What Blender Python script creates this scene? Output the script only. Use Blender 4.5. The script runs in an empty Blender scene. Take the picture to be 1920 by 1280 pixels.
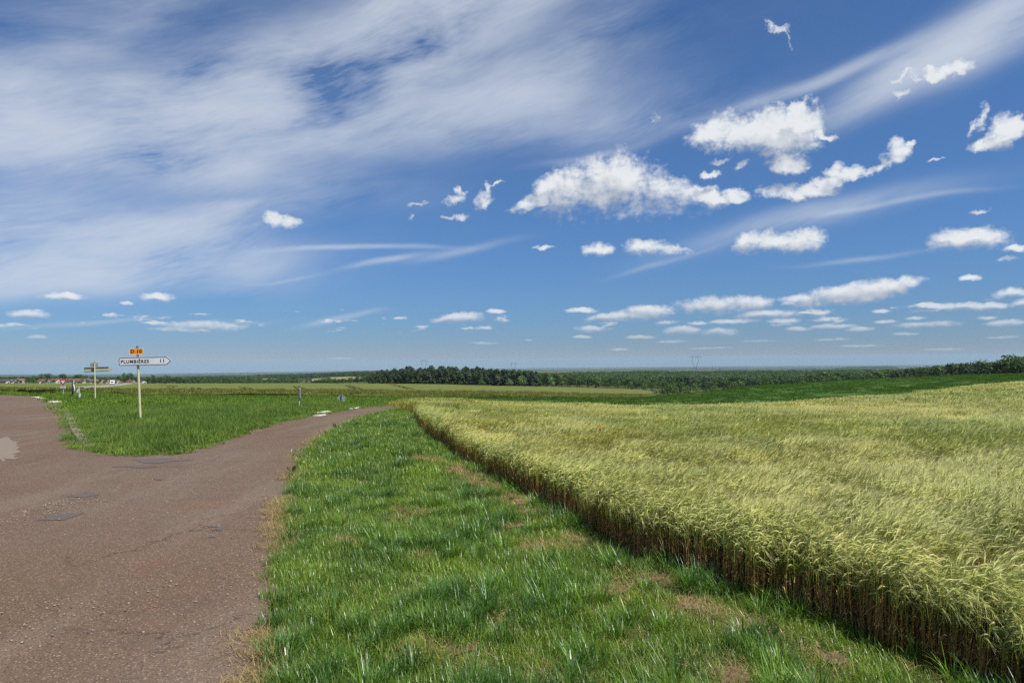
import bpy, bmesh, math, random
import numpy as np
from mathutils import Vector, Matrix, Euler
from mathutils.geometry import delaunay_2d_cdt
random.seed(7); RNG=np.random.default_rng(11)
scene=bpy.context.scene; COL=scene.collection
import numpy as np, math
F=1333.3; EYE=2.2; PITCH=math.atan(35/F); ROLL=-math.atan(.0105)
def _R():
    a=math.pi/2+PITCH; c,s=math.cos(a),math.sin(a)
    Rx=np.array([[1,0,0],[0,c,-s],[0,s,c]])
    c,s=math.cos(ROLL),math.sin(ROLL)
    Rz=np.array([[c,-s,0],[s,c,0],[0,0,1]])
    return Rx@Rz
RM=_R()
def ray(u,v):
    d=RM@np.array([(u-960)/F,(640-v)/F,-1.0]); return d
def at(u,v,d):
    r=ray(u,v); k=d/r[1]; return np.array([r[0]*k,d,EYE+r[2]*k])
def proj(p):
    q=RM.T@(np.array(p)-np.array([0,0,EYE])); return 960+F*q[0]/-q[2], 640-F*q[1]/-q[2]
# terrain heights: for each bearing, (distance, sight line) pairs
COLS={
0:[(35,772),(50,751),(65,741),(90,739),(130,735),(200,729),(300,725),(400,722.5),(550,720),(800,718),(1200,716),(2000,712),(4000,707),(8000,704),(20000,701.5),(30000,701)],
120:[(35,773),(50,754),(65,743),(90,741),(130,736.5),(200,731),(345,725.5),(550,720),(800,718),(1200,716),(2000,712),(4000,708),(8000,704),(20000,701.5),(30000,701)],
264:[(35,774),(50,757),(65,751),(90,745),(130,739.5),(200,732),(300,727),(400,724),(550,720.5),(800,719),(1200,717),(2000,713),(4000,708.5),(8000,704),(20000,701),(30000,700)],
560:[(35,769),(50,757.5),(65,752),(90,747),(130,742),(200,734),(300,728),(400,723),(550,719.3),(800,720.5),(1200,717),(2000,708),(4000,703),(8000,700),(20000,697),(30000,696)],
690:[(35,771),(50,760),(65,755),(90,749),(130,743),(200,735),(300,727.5),(400,723),(550,720),(800,716),(1200,709),(2000,702),(4000,700),(8000,698),(20000,695),(30000,694)],
800:[(24,804),(35,777),(50,765),(65,758),(90,751),(130,744.5),(200,737),(300,729),(400,724.5),(550,721),(800,717),(1200,710),(2000,702),(4000,699),(8000,697),(20000,693),(30000,692)],
960:[(24,816),(35,787),(50,776),(65,766),(90,753.5),(130,746),(200,738.5),(300,731),(400,727),(550,724.5),(800,720),(1200,714),(2000,705),(4000,699),(8000,695),(20000,691.5),(30000,690)],
1200:[(24,818),(35,793),(50,781.5),(62,777),(90,759.5),(130,752),(200,743.5),(300,736.5),(400,732),(550,729.5),(800,722),(1200,713),(1500,706),(2000,702),(4000,697),(8000,693),(20000,689),(30000,687.5)],
1300:[(24,817),(35,791),(50,780.5),(64,776),(90,757),(130,747),(180,739),(250,742),(350,740),(550,733),(800,724),(1200,713.5),(1500,706),(2000,701.5),(4000,696.5),(8000,692),(20000,688),(30000,686.5)],
1440:[(24,814),(35,788),(50,777.5),(68,771),(90,752),(130,737),(190,723.5),(250,726),(350,731),(550,731),(800,722),(1200,712.5),(1500,705),(2000,700),(4000,696),(8000,691.5),(20000,687),(30000,685.5)],
1680:[(24,809),(35,775),(50,763),(80,752),(100,737),(130,725),(200,710),(260,711),(350,717),(550,722),(800,716),(1200,707.5),(1500,701.5),(2000,697.5),(4000,694),(8000,690),(20000,685),(30000,683.5)],
1920:[(24,804),(35,764.5),(50,740.5),(70,732),(95,725.5),(130,711.5),(160,706.5),(220,702),(300,703),(400,707),(550,710),(800,708),(1200,704),(2000,697),(4000,691),(8000,687),(20000,683),(30000,681.5)],
}
CU=np.array(sorted(COLS),float)
LD=np.log(np.concatenate([[1,6,12],np.geomspace(16,32000,120)]))
def _pchip(x,y,q):
    h=np.diff(x); dl=np.diff(y)/h; m=np.zeros(len(x)); m[0]=dl[0]; m[-1]=dl[-1]
    for i in range(1,len(x)-1):
        if dl[i-1]*dl[i]>0:
            w1=2*h[i]+h[i-1]; w2=h[i]+2*h[i-1]; m[i]=(w1+w2)/(w1/dl[i-1]+w2/dl[i])
    i=np.clip(np.searchsorted(x,q)-1,0,len(x)-2); t=(q-x[i])/h[i]
    return (1+2*t)*(1-t)**2*y[i]+t*(1-t)**2*h[i]*m[i]+t*t*(3-2*t)*y[i+1]+t*t*(t-1)*h[i]*m[i+1]
TAB=[]
for u in CU:
    pts=[(1,0),(6,0),(13,0)]+([(24,0.0)] if COLS[u][0][0]>24 else [])
    for d,v in COLS[u]: pts.append((d,at(u,v,d)[2]))
    a=np.array(pts); TAB.append(_pchip(np.log(a[:,0]),a[:,1],LD))
TAB=np.array(TAB)
def Z(x,y):
    x=np.asarray(x,float); y=np.asarray(y,float)
    r=np.hypot(x,y)+1e-6; az=np.arctan2(x,y)
    AM=math.radians(38); ac=np.clip(az,-AM,AM)
    d=np.maximum(r*np.cos(np.minimum(np.abs(az),AM)),1.01)
    u=np.clip(960+F*np.tan(ac),CU[0],CU[-1])
    j=np.clip(np.searchsorted(CU,u)-1,0,len(CU)-2); s=(u-CU[j])/(CU[j+1]-CU[j]); s=s*s*(3-2*s)*.5+s*.5
    l=np.log(d); i=np.clip(np.searchsorted(LD,l)-1,0,len(LD)-2); t=(l-LD[i])/(LD[i+1]-LD[i])
    g=lambda jj:TAB[jj,i]*(1-t)+TAB[jj,i+1]*t
    z=g(j)*(1-s)+g(j+1)*s
    b=np.clip((np.abs(az)-2.0)/1.1,0,1); b=b*b*(3-2*b)
    z0=(TAB[0,i]*(1-t)+TAB[0,i+1]*t+TAB[-1,i]*(1-t)+TAB[-1,i+1]*t)/2
    return z*(1-b)+z0*b
_DS=np.geomspace(2.5,3000,5000)
def P(u,v):
    r=ray(u,v); X=r[0]/r[1]*_DS; ZZ=EYE+r[2]/r[1]*_DS
    below=ZZ<=Z(X,_DS)
    k=int(np.argmax(below)) if below.any() else len(_DS)-1
    return np.array([X[k],_DS[k]])
# ---------------------------------------------------------------- node helper
class NB:
    def __init__(s,nt): s.nt=nt; s.N=nt.nodes; s.L=nt.links
    def new(s,t,**k):
        n=s.N.new(t)
        for a,b in k.items(): setattr(n,a,b)
        return n
    def put(s,n,i,v):
        if v is None: return
        if isinstance(v,bpy.types.NodeSocket): s.L.new(v,n.inputs[i])
        else: n.inputs[i].default_value=v
    def m(s,op,a,b=None,c=None,clamp=False):
        n=s.new('ShaderNodeMath',operation=op); n.use_clamp=clamp
        s.put(n,0,a); s.put(n,1,b); s.put(n,2,c); return n.outputs[0]
    def v(s,op,a,b=None,out=0):
        n=s.new('ShaderNodeVectorMath',operation=op); s.put(n,0,a)
        if op=='SCALE': s.put(n,3,b)
        else: s.put(n,1,b)
        return n.outputs[out]
    def mix(s,f,a,b,mode='MIX'):
        n=s.new('ShaderNodeMix',data_type='RGBA',blend_type=mode); s.put(n,0,f); s.put(n,6,a); s.put(n,7,b); return n.outputs[2]
    def noise(s,vec,scale,detail=4,rough=.55,dist=0,out=0,dim='3D'):
        n=s.new('ShaderNodeTexNoise',noise_dimensions=dim); s.put(n,'Vector',vec); s.put(n,'Scale',scale); s.put(n,'Detail',detail); s.put(n,'Roughness',rough); s.put(n,'Distortion',dist); return n.outputs[out]
    def rng(s,v,a,b,c=0.,d=1.,smooth=True):
        n=s.new('ShaderNodeMapRange',interpolation_type='SMOOTHSTEP' if smooth else 'LINEAR')
        for i,x in enumerate((v,a,b,c,d)): s.put(n,i,x)
        return n.outputs[0]
    def comb(s,x=0.,y=0.,z=0.):
        n=s.new('ShaderNodeCombineXYZ'); s.put(n,0,x); s.put(n,1,y); s.put(n,2,z); return n.outputs[0]
    def sep(s,v):
        n=s.new('ShaderNodeSeparateXYZ'); s.put(n,0,v); return n.outputs
    def mapn(s,v,loc=(0,0,0),rot=0,scale=(1,1,1),kind='TEXTURE'):
        n=s.new('ShaderNodeMapping',vector_type=kind); s.put(n,0,v)
        n.inputs[1].default_value=loc; n.inputs[2].default_value=(0,0,rot); n.inputs[3].default_value=scale; return n.outputs[0]

# ---------------------------------------------------------------- camera
cam=bpy.data.objects.new('camera',bpy.data.cameras.new('camera')); COL.objects.link(cam)
cam.data.sensor_width=36; cam.data.lens=25; cam.data.clip_start=.05; cam.data.clip_end=200000
_m=Matrix([list(RM[i])+[0] for i in range(3)]+[[0,0,0,1]]); _m.translation=(0,0,EYE)
cam.matrix_world=_m; scene.camera=cam
# ---------------------------------------------------------------- sun
SUN_EL=math.radians(58); SUN_AZ=math.radians(122)     # azimuth clockwise from the view axis (+Y)
sd=Vector((math.sin(SUN_AZ)*math.cos(SUN_EL),math.cos(SUN_AZ)*math.cos(SUN_EL),math.sin(SUN_EL)))
sun=bpy.data.objects.new('sun',bpy.data.lights.new('sun','SUN')); COL.objects.link(sun)
sun.data.energy=5.0; sun.data.angle=math.radians(.53); sun.data.color=(1,.955,.88)
sun.rotation_euler=(-sd).to_track_quat('-Z','Y').to_euler(); sun.location=(40,0,60)
# ---------------------------------------------------------------- exposure
vs=scene.view_settings; vs.view_transform='Standard'; vs.look='None'; EXPO=.48; vs.exposure=EXPO; vs.gamma=1; vs.use_curve_mapping=False
scene.render.engine='CYCLES'
cy=scene.cycles; cy.max_bounces=6; cy.diffuse_bounces=3; cy.glossy_bounces=2; cy.transmission_bounces=4; cy.volume_bounces=0; cy.transparent_max_bounces=4
cy.use_adaptive_sampling=True; cy.adaptive_threshold=.01; cy.use_denoising=False
scene.render.use_persistent_data=False
# ---------------------------------------------------------------- sky with clouds
SKY_STR=.09; SKY_TINT=(.46,.64,.82,1); SKY_TINT_LOW=(.265,.39,.63,1); CLK=2**-EXPO
world=bpy.data.worlds.new('World'); scene.world=world; world.use_nodes=True
W=NB(world.node_tree); W.N.clear()
def azel(u,v):
    r=ray(u,v); r=r/np.linalg.norm(r); return math.atan2(r[0],r[1])*13.333, math.asin(r[2])*13.333
# strokes and puffs are given as sky directions (azimuth, elevation), converted here from sight lines
CUM=[ # clusters: flat base sight line v (or None), puffs (u,v,half width,half height[,tilt]), thinness
 (409,[(1150,352,84,56),(1080,360,72,40),(1225,372,76,40),(1300,376,56,24),(1120,394,104,24),(1215,394,104,20),(1165,322,46,24),(1160,384,130,30),(1240,380,80,26)]),
 (None,[(1005,378,46,12,18),(1030,350,50,16,32)],.1),
 (None,[(1335,372,40,13,-4),(1380,364,24,12)],.0),
 (None,[(1420,243,100,38),(1345,254,52,24),(1500,232,44,40),(1470,266,64,30),(1495,203,26,18)]),
 (None,[(1524,214,20,22),(1552,256,20,9,-30),(1536,250,16,8,40)],.25),
 (None,[(1476,306,38,19)],.05),
 (None,[(1535,350,58,17,10),(1470,358,46,14)],.15),
 (None,[(1562,322,22,14),(1597,326,40,15),(1520,362,60,11)],.10),
 (None,[(1684,290,24,22),(1636,322,26,10,20),(1664,308,20,8,45),(1706,274,10,10,60)],.22),
 (474,[(1455,458,72,20),(1505,452,40,22),(1408,458,30,18)]),
 (480,[(1122,472,28,15)]),
 (477,[(1212,467,40,18),(1250,471,44,9)],.05),
 (469,[(1815,455,70,26),(1845,450,40,18)]),
 (None,[(1882,250,34,32,30),(1850,270,36,12),(1905,235,20,18)],.05),
 (None,[(1843,220,10,28,-20),(1822,240,8,16,-30)],.35),
 (None,[(1790,128,36,13),(1765,135,26,13)],.22),
 (None,[(1690,148,42,6,14),(1725,143,20,6)],.48),
 (None,[(1457,54,24,10,-6)],.48),(None,[(1474,74,7,26,20)],.62),
 (None,[(530,412,34,13)],.14),
 (577,[(1590,551,108,19,7),(1660,538,66,13,7),(1530,562,60,12)]),
 (590,[(1350,574,74,18),(1400,570,44,14)]),
 (604,[(1175,595,76,12,5),(1215,584,44,12)]),
 (599,[(1440,590,62,9)],.08),
 (583,[(1795,576,74,8),(1860,573,30,8)],.06),
 (616,[(1735,609,66,7)],.1),
 (606,[(862,598,48,10,4)]),(None,[(930,584,20,4)],.15),
 (624,[(388,612,66,11)]),(626,[(340,618,60,5)],.2),
 (597,[(55,590,38,9)],.1),(563,[(123,556,42,8)],.12),(565,[(295,557,30,8)],.12),(None,[(238,568,14,4)],.3),(636,[(70,632,20,5)],.15),
 (589,[(1093,583,28,6)]),(624,[(1110,617,30,6)],.1),(628,[(1280,620,34,9)]),(630,[(1348,623,32,8)]),
 (525,[(1820,520,22,7)],.1),(558,[(1900,550,36,10)],.1),(575,[(1915,568,22,10)],.1),(612,[(1885,605,42,7)],.1),
 (None,[(905,374,24,14,25),(915,352,8,14,-10),(935,345,16,4,8)],.30),(None,[(846,372,26,9,20),(862,358,12,6)],.5),(None,[(860,404,22,7),(835,405,14,5)],.42),(None,[(770,402,10,6,45),(785,382,22,4,5)],.5),
 (None,[(1332,326,22,7)],.1),(None,[(1392,312,22,8,20),(1352,300,24,6)],.36),(None,[(1238,222,14,7)],.66),(None,[(1760,298,22,4),(1690,172,26,5)],.55),
 (None,[(1840,396,28,6)],.4),(None,[(1016,463,24,4)],.42),
 (None,[(1902,465,26,7)],.0),(None,[(1890,485,26,5)],.25),
 (None,[(1470,602,36,6),(1560,612,44,5),(1650,583,20,4),(1540,586,22,4),(1610,617,28,5),(1200,632,30,4),(1090,632,18,3),(1380,602,50,5),(1500,616,28,5)],.12),
 (None,[(1260,640,40,4),(1330,652,46,3),(1420,640,36,4),(1560,636,40,4),(1620,648,60,3),(1770,655,50,3),(1880,632,40,4),(1160,655,30,3),(1700,626,34,4),(910,643,34,3),(990,637,14,3),(640,672,40,3)],.46),
 (None,[(1250,604,26,5),(1310,606,20,4),(1660,603,30,4),(1720,596,24,4),(1850,595,24,4),(1545,600,26,4),(1480,570,20,4)],.3),
]
CIR=[ # soft high streaks: u,v,half length,half width,tilt deg,weight
 (300,200,430,75,14,.95),(630,120,380,80,24,1.15),(820,40,210,70,22,1.1),(230,290,340,48,-4,1.0),(560,245,460,45,6,.7),
 (900,180,270,60,14,.50),(30,185,120,60,-30,.9),(130,455,300,62,-3,1.9),(370,425,180,26,10,1.1),(70,515,270,34,6,1.4),
 (1780,85,260,40,24,.95),(1480,168,230,13,13,.6),(1870,40,200,55,26,.75),(1490,425,230,20,9,.42),(1120,235,240,36,4,.32),
 (200,70,220,34,32,.34),(1060,110,130,36,38,.3),(650,470,170,4,2,.42),(715,496,62,5,12,.5),(640,594,56,4,9,.5),(520,525,60,3,5,.3),
 (1100,290,90,7,10,.3),(1630,400,170,5,6,.35),(600,150,700,240,12,.10),(430,390,90,10,3,.35),(880,470,90,7,12,.22),(1250,490,90,5,10,.25),(1600,490,110,4,2,.25),(260,610,200,4,4,.22),(150,20,300,40,20,.15),
]

tc=W.new('ShaderNodeTexCoord'); D=tc.outputs['Generated']
dx,dy,dz=W.sep(D)
el=W.m('MULTIPLY',W.m('ARCSINE',dz),13.333); az=W.m('MULTIPLY',W.m('ARCTAN2',dx,dy),13.333)
q=W.comb(az,el,0.)
sk=W.new('ShaderNodeTexSky',sky_type='NISHITA'); sk.sun_disc=False; sk.sun_elevation=SUN_EL; sk.sun_rotation=SUN_AZ
sk.air_density=1.; sk.dust_density=.15; sk.ozone_density=4.5; sk.altitude=300
skc=W.v('SCALE',sk.outputs[0],SKY_STR)
skc=W.mix(1.,skc,W.mix(W.m('POWER',W.m('SUBTRACT',1.,W.m('MAXIMUM',dz,0.)),60.),W.mix(W.m('POWER',W.m('SUBTRACT',1.,W.m('MAXIMUM',dz,0.)),5.),SKY_TINT,SKY_TINT_LOW),(.42,.49,.76,1)),'MULTIPLY')
WT=W
def ell(p,ku,kv):
    a,e=azel(p[0],p[1]); a1,_=azel(p[0]+p[2],p[1]); _,e1=azel(p[0],p[1]-p[3])
    t=math.radians(p[4]) if len(p)>4 else 0
    return a,e,abs(a1-a)*ku,abs(e1-e)*kv,t
def dist2(x,y,last,E):          # squared distance in an ellipse; 'last' only sets the order of evaluation
    a,e,sa,se,t=E; v=W.comb(x,y,last)
    if t==0:
        n=W.new('ShaderNodeVectorMath',operation='MULTIPLY_ADD'); W.put(n,0,v); n.inputs[1].default_value=(1/sa,1/se,0); n.inputs[2].default_value=(-a/sa,-e/se,0)
        return W.v('DOT_PRODUCT',n.outputs[0],n.outputs[0],1)
    c,s=math.cos(t),math.sin(t)
    X=W.m('ADD',W.v('DOT_PRODUCT',v,(c/sa,s/sa,0),1),-(a*c+e*s)/sa); Y=W.m('ADD',W.v('DOT_PRODUCT',v,(-s/se,c/se,0),1),-(-a*s+e*c)/se)
    return W.m('MULTIPLY_ADD',X,X,W.m('MULTIPLY',Y,Y))
def n2(v,*a): return W.noise(v,*a,dim='2D')
def heaps(qi,ey,clusters):      # thickness of the heaped clouds at a sky position
    amp=W.m('MULTIPLY',W.m('MAXIMUM',ey,.3),.085)
    wn=W.v('SUBTRACT',n2(qi,1.5,2,.55,0,1),(.5,.5,.5)); wn2=W.v('SUBTRACT',n2(qi,5.5,3,.6,0,1),(.5,.5,.5))
    qw=W.v('ADD',qi,W.v('ADD',W.v('SCALE',wn,amp),W.v('SCALE',wn2,W.m('MULTIPLY',amp,.75))))
    x,y,_=W.sep(qw); tot=None; last=0.
    for base,puffs,*thin in clusters:
        acc=None
        for p in puffs:
            last=dist2(x,y,last,ell(p,1.22,1.25)); acc=last if acc is None else W.m('SMOOTH_MIN',acc,last,.35)
        f=W.m('SUBTRACT',1.-(thin[0] if thin else 0.),acc)
        if base is not None:
            _,eb=azel(puffs[0][0],base); _,et=azel(puffs[0][0],puffs[0][1]-puffs[0][3])
            f=W.m('SMOOTH_MIN',f,W.m('MULTIPLY',W.m('SUBTRACT',y,eb-.01),1.6/max(et-eb,.05)),.25)
        tot=f if tot is None else W.m('MAXIMUM',tot,f); last=tot
    band=W.m('MULTIPLY',W.rng(ey,.25,.6),W.rng(ey,1.25,.8))
    nf=W.m('SUBTRACT',W.m('MULTIPLY',W.m('SUBTRACT',n2(W.v('MULTIPLY',qi,(1.,4.2,1)),1.35,4,.55),.60),7.),W.m('MULTIPLY',W.m('SUBTRACT',1.,band),4.))
    tot=W.m('MAXIMUM',tot,nf) if tot is not None else nf
    qs2=W.v('MULTIPLY',qi,(1.,1.35,1))
    big=W.m('SUBTRACT',n2(qs2,2.6,4,.5),.5); fine=W.m('SUBTRACT',n2(qs2,7.5,6,.62),.5)
    return W.m('ADD',tot,W.m('MULTIPLY',big,1.0)), fine
def tile(clusters,strokes):
    global W,q,az,el,skc
    ng=bpy.data.node_groups.new('sky_tile','ShaderNodeTree')
    for nm,ty in (('q','Vector'),('sky','Color')): ng.interface.new_socket(nm,in_out='INPUT',socket_type='NodeSocket'+ty)
    ng.interface.new_socket('light',in_out='OUTPUT',socket_type='NodeSocketShader')
    keep=(W,q,az,el,skc); W=NB(ng); g_in=W.new('NodeGroupInput'); g_out=W.new('NodeGroupOutput')
    q=g_in.outputs[0]; skc=g_in.outputs[1]; az,el,_=W.sep(q)
    W.L.new(_tile(clusters,strokes),g_out.inputs[0])
    W,q,az,el,skc=keep
    n=W.new('ShaderNodeGroup'); n.node_tree=ng; W.L.new(q,n.inputs[0]); W.L.new(skc,n.inputs[1]); return n.outputs[0]
def _tile(clusters,strokes):
    h0,f0=heaps(q,el,clusters)
    dl=W.m('MULTIPLY',W.m('MAXIMUM',el,.4),.10)
    h1,f1_=heaps(W.v('ADD',q,W.comb(W.m('MULTIPLY',dl,.5),dl,0.)),W.m('ADD',el,dl),clusters)
    a_c=W.rng(W.m('ADD',h0,W.m('MULTIPLY',f0,.85)),-.12,.92)
    a_c=W.m('MULTIPLY',a_c,W.rng(el,.1,1.3,.35,1.))
    d=W.m('ADD',W.m('SUBTRACT',h0,h1),W.m('MULTIPLY',W.m('SUBTRACT',f0,f1_),.28))
    lit=W.m('ADD',.48,W.m('MULTIPLY',d,.74),clamp=True)
    c_cum=W.mix(W.rng(lit,.0,1.,0.,1.,False),tuple(x*CLK for x in (.33,.39,.50))+(1,),tuple(x*CLK for x in (.80,.83,.86))+(1,))
    cw=W.v('SUBTRACT',n2(q,.42,1,.4,0,1),(.5,.5,.5)); qc=W.v('ADD',q,W.v('SCALE',cw,.45))
    x,y,_=W.sep(qc); M=None; last=0.
    for s in strokes:
        g=W.m('MULTIPLY',W.m('EXPONENT',W.m('MULTIPLY',dist2(x,y,last,ell(s[:5],1,1)),-1.1)),s[5])
        M=g if M is None else W.m('ADD',M,g); last=M
    outm=W.m('MULTIPLY',W.rng(W.m('ABSOLUTE',az),9.5,14.),W.m('MULTIPLY',W.rng(el,.8,4.),.35))
    o=W.m('MAXIMUM',outm,W.m('MULTIPLY',W.rng(el,7.5,11.),.35))
    M=o if M is None else W.m('ADD',M,o)
    qr=W.mapn(qc,(0,0,0),math.radians(13),(2.6,.62,1)); f1=n2(qr,.8,7,.50,.1)
    f2=n2(W.mapn(qc,(0,0,0),math.radians(20),(1.0,.16,1)),2.6,6,.62,.1)
    f3=n2(W.mapn(q,(3,1,0),math.radians(16),(2.2,1.,1)),.75,3,.5)
    tex=W.m('ADD',W.m('ADD',W.m('MULTIPLY',W.m('SUBTRACT',f1,.5),2.0),W.m('MULTIPLY',W.m('SUBTRACT',f3,.5),1.5)),W.m('MULTIPLY',W.m('SUBTRACT',f2,.5),.42))
    M=W.m('SUBTRACT',1.,W.m('EXPONENT',W.m('MULTIPLY',M,-1.15)))
    a_i=W.m('MULTIPLY',M,W.m('MAXIMUM',W.m('ADD',.98,W.m('MULTIPLY',tex,1.45)),.05))
    a_i=W.m('SUBTRACT',1.,W.m('EXPONENT',W.m('MULTIPLY',a_i,-1.25)))
    a_i=W.m('MULTIPLY',a_i,1.0)
    c=W.mix(a_i,skc,tuple(x*CLK for x in (.62,.68,.77))+(1,)); c=W.mix(a_c,c,c_cum)
    bg=W.new('ShaderNodeBackground'); W.put(bg,0,W.v('SCALE',c,1/SKY_STR)); bg.inputs[1].default_value=SKY_STR
    return bg.outputs[0]
# the sky is worked out tile by tile (a tile knows only the clouds that reach into it)
def pick(a0,a1,e0,e1):
    cl=[]
    for cl_ in CUM:
        for p in cl_[1]:
            a,e,sa,se,t=ell(p,1.9,1.9); r=max(sa,se) if t else 0; sa=max(sa,r); se=max(se,r)
            if a+sa+.5>a0 and a-sa-.5<a1 and e+se+.4>e0 and e-se-.4<e1: cl.append(cl_); break
    st=[]
    for s in CIR:
        a,e,sa,se,t=ell(s[:5],1,1); ha=2.2*math.hypot(sa*math.cos(t),se*math.sin(t))+.6; he=2.2*math.hypot(sa*math.sin(t),se*math.cos(t))+.6
        if a+ha>a0 and a-ha<a1 and e+he>e0 and e-he<e1: st.append(s)
    return tile(cl,st)
def either(f,a,b):
    n=W.new('ShaderNodeMixShader'); W.put(n,0,f); W.put(n,1,a); W.put(n,2,b); return n.outputs[0]
def gt(x,k): return W.m('GREATER_THAN',x,k)
AX=[-10.6,-1.,3.6,10.6]; EY=[0.05,1.55,3.4,8.6]
rows=[]
for k in range(len(EY)-1):
    row=None
    for i in range(len(AX)-1):
        t=pick(AX[i],AX[i+1],EY[k],EY[k+1]); row=t if row is None else either(gt(az,AX[i]),row,t)
    rows.append(row)
inside=either(gt(el,EY[2]),either(gt(el,EY[1]),rows[0],rows[1]),rows[2])
inf=W.m('MULTIPLY',W.m('MULTIPLY',gt(az,AX[0]),gt(AX[-1],az)),W.m('MULTIPLY',gt(el,EY[0]),gt(EY[-1],el)))
full=either(inf,tile([],[]),inside)
wo=W.new('ShaderNodeOutputWorld'); W.L.new(full,wo.inputs[0])
world.cycles.sampling_method='MANUAL'; world.cycles.sample_map_resolution=512
# ---------------------------------------------------------------- helpers
def mat(name,build):
    m=bpy.data.materials.new(name); m.use_nodes=True; b=NB(m.node_tree); b.N.clear()
    o=b.new('ShaderNodeOutputMaterial'); r=build(b)
    if isinstance(r,tuple): b.L.new(r[0],o.inputs[0]); b.L.new(r[1],o.inputs[1])
    else: b.L.new(r,o.inputs[0])
    return m
def bsdf(b,col,rough=.8,spec=.3,normal=None,metal=0.):
    n=b.new('ShaderNodeBsdfPrincipled'); b.put(n,'Base Color',col); b.put(n,'Roughness',rough); b.put(n,'Specular IOR Level',spec); b.put(n,'Metallic',metal)
    if normal is not None: b.L.new(normal,n.inputs['Normal'])
    return n.outputs[0]
def bump(b,h,strength=.5,dist=.02):
    n=b.new('ShaderNodeBump'); n.inputs['Strength'].default_value=strength; n.inputs['Distance'].default_value=dist; b.L.new(h,n.inputs['Height']); return n.outputs[0]
def wpos(b): return b.new('ShaderNodeNewGeometry').outputs['Position']
def opos(b): return b.new('ShaderNodeTexCoord').outputs['Object']
def rgb(*c): return (c[0],c[1],c[2],1)
def painted(name,c,rough=.45,dirt=.25,spec=.4,metal=0.):
    def f(b):
        p=opos(b); n=b.noise(p,3.1,5,.6); n2=b.noise(p,40.,3,.6)
        col=b.mix(b.m('MULTIPLY',b.rng(n,.42,.75),dirt),rgb(*c),rgb(c[0]*.55+.02,c[1]*.52+.015,c[2]*.45+.01))
        col=b.mix(b.m('MULTIPLY',b.rng(n2,.55,.8),dirt*.5),col,rgb(c[0]*.7,c[1]*.68,c[2]*.62))
        return bsdf(b,col,b.m('ADD',rough,b.m('MULTIPLY',n,.15)),spec,bump(b,n2,.08,.002),metal)
    return mat(name,f)
def leafy(name,trans=.35,rough=.5,spec=.35,patch=None,var=.35,dry=None):
    """blades and leaves: colour from the mesh, varied per plant and by where it grows"""
    def f(b):
        a=b.new('ShaderNodeAttribute'); a.attribute_name='Col'; col=a.outputs['Color']
        oi=b.new('ShaderNodeObjectInfo'); r=oi.outputs['Random']
        col=b.mix(1.,col,b.mix(r,rgb(1-var,1-var*.8,1-var*.6),rgb(1+var,1+var*.9,1+var*.2)),'MULTIPLY')
        if patch:
            n=b.noise(oi.outputs['Location'],patch[0],3,.6); col=b.mix(1.,col,b.mix(b.rng(n,.33,.67),rgb(*patch[1]),rgb(*patch[2])),'MULTIPLY')
        g=bsdf(b,col,rough,spec)
        t=b.new('ShaderNodeBsdfTranslucent'); b.put(t,0,b.mix(1.,col,rgb(1.25,1.2,.7),'MULTIPLY'))
        x=b.new('ShaderNodeMixShader'); x.inputs[0].default_value=trans; b.L.new(g,x.inputs[1]); b.L.new(t.outputs[0],x.inputs[2]); return x.outputs[0]
    return mat(name,f)
def mesh_of(name,verts,faces,m=None,cols=None,smooth=False):
    me=bpy.data.meshes.new(name); me.from_pydata([tuple(map(float,v)) for v in verts],[],[tuple(map(int,f)) for f in faces]); 
    if cols is not None:
        a=me.color_attributes.new('Col','FLOAT_COLOR','POINT'); c=np.ones((len(verts),4),np.float32); c[:,:3]=np.asarray(cols); a.data.foreach_set('color',c.ravel())
    if m: me.materials.append(m)
    if smooth: me.polygons.foreach_set('use_smooth',[True]*len(me.polygons))
    me.update(); return me
def link(name,me,parent=None,loc=(0,0,0),rot=(0,0,0)):
    o=bpy.data.objects.new(name,me); COL.objects.link(o); o.location=loc; o.rotation_euler=rot; o.parent=parent; return o
def tag(o,label=None,cat=None,group=None,kind=None):
    for k,v in (('label',label),('category',cat),('group',group),('kind',kind)):
        if v: o[k]=v
    return o
def thing(name,label,cat,loc,rotz=0,group=None,rot=None):
    o=bpy.data.objects.new(name,None); COL.objects.link(o); o.location=loc; o.rotation_euler=rot or (0,0,rotz); o.empty_display_size=.2
    return tag(o,label,cat,group)
def clone(o,loc,rotz=0,scale=1,label=None):
    r=o.copy(); COL.objects.link(r); r.location=loc; r.rotation_euler=(0,0,rotz); r.scale=(scale,scale,scale) if np.isscalar(scale) else scale
    if label: r['label']=label
    for c in o.children:
        k=c.copy(); COL.objects.link(k); k.parent=r
        for g in c.children:
            h=g.copy(); COL.objects.link(h); h.parent=k
    return r
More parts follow.
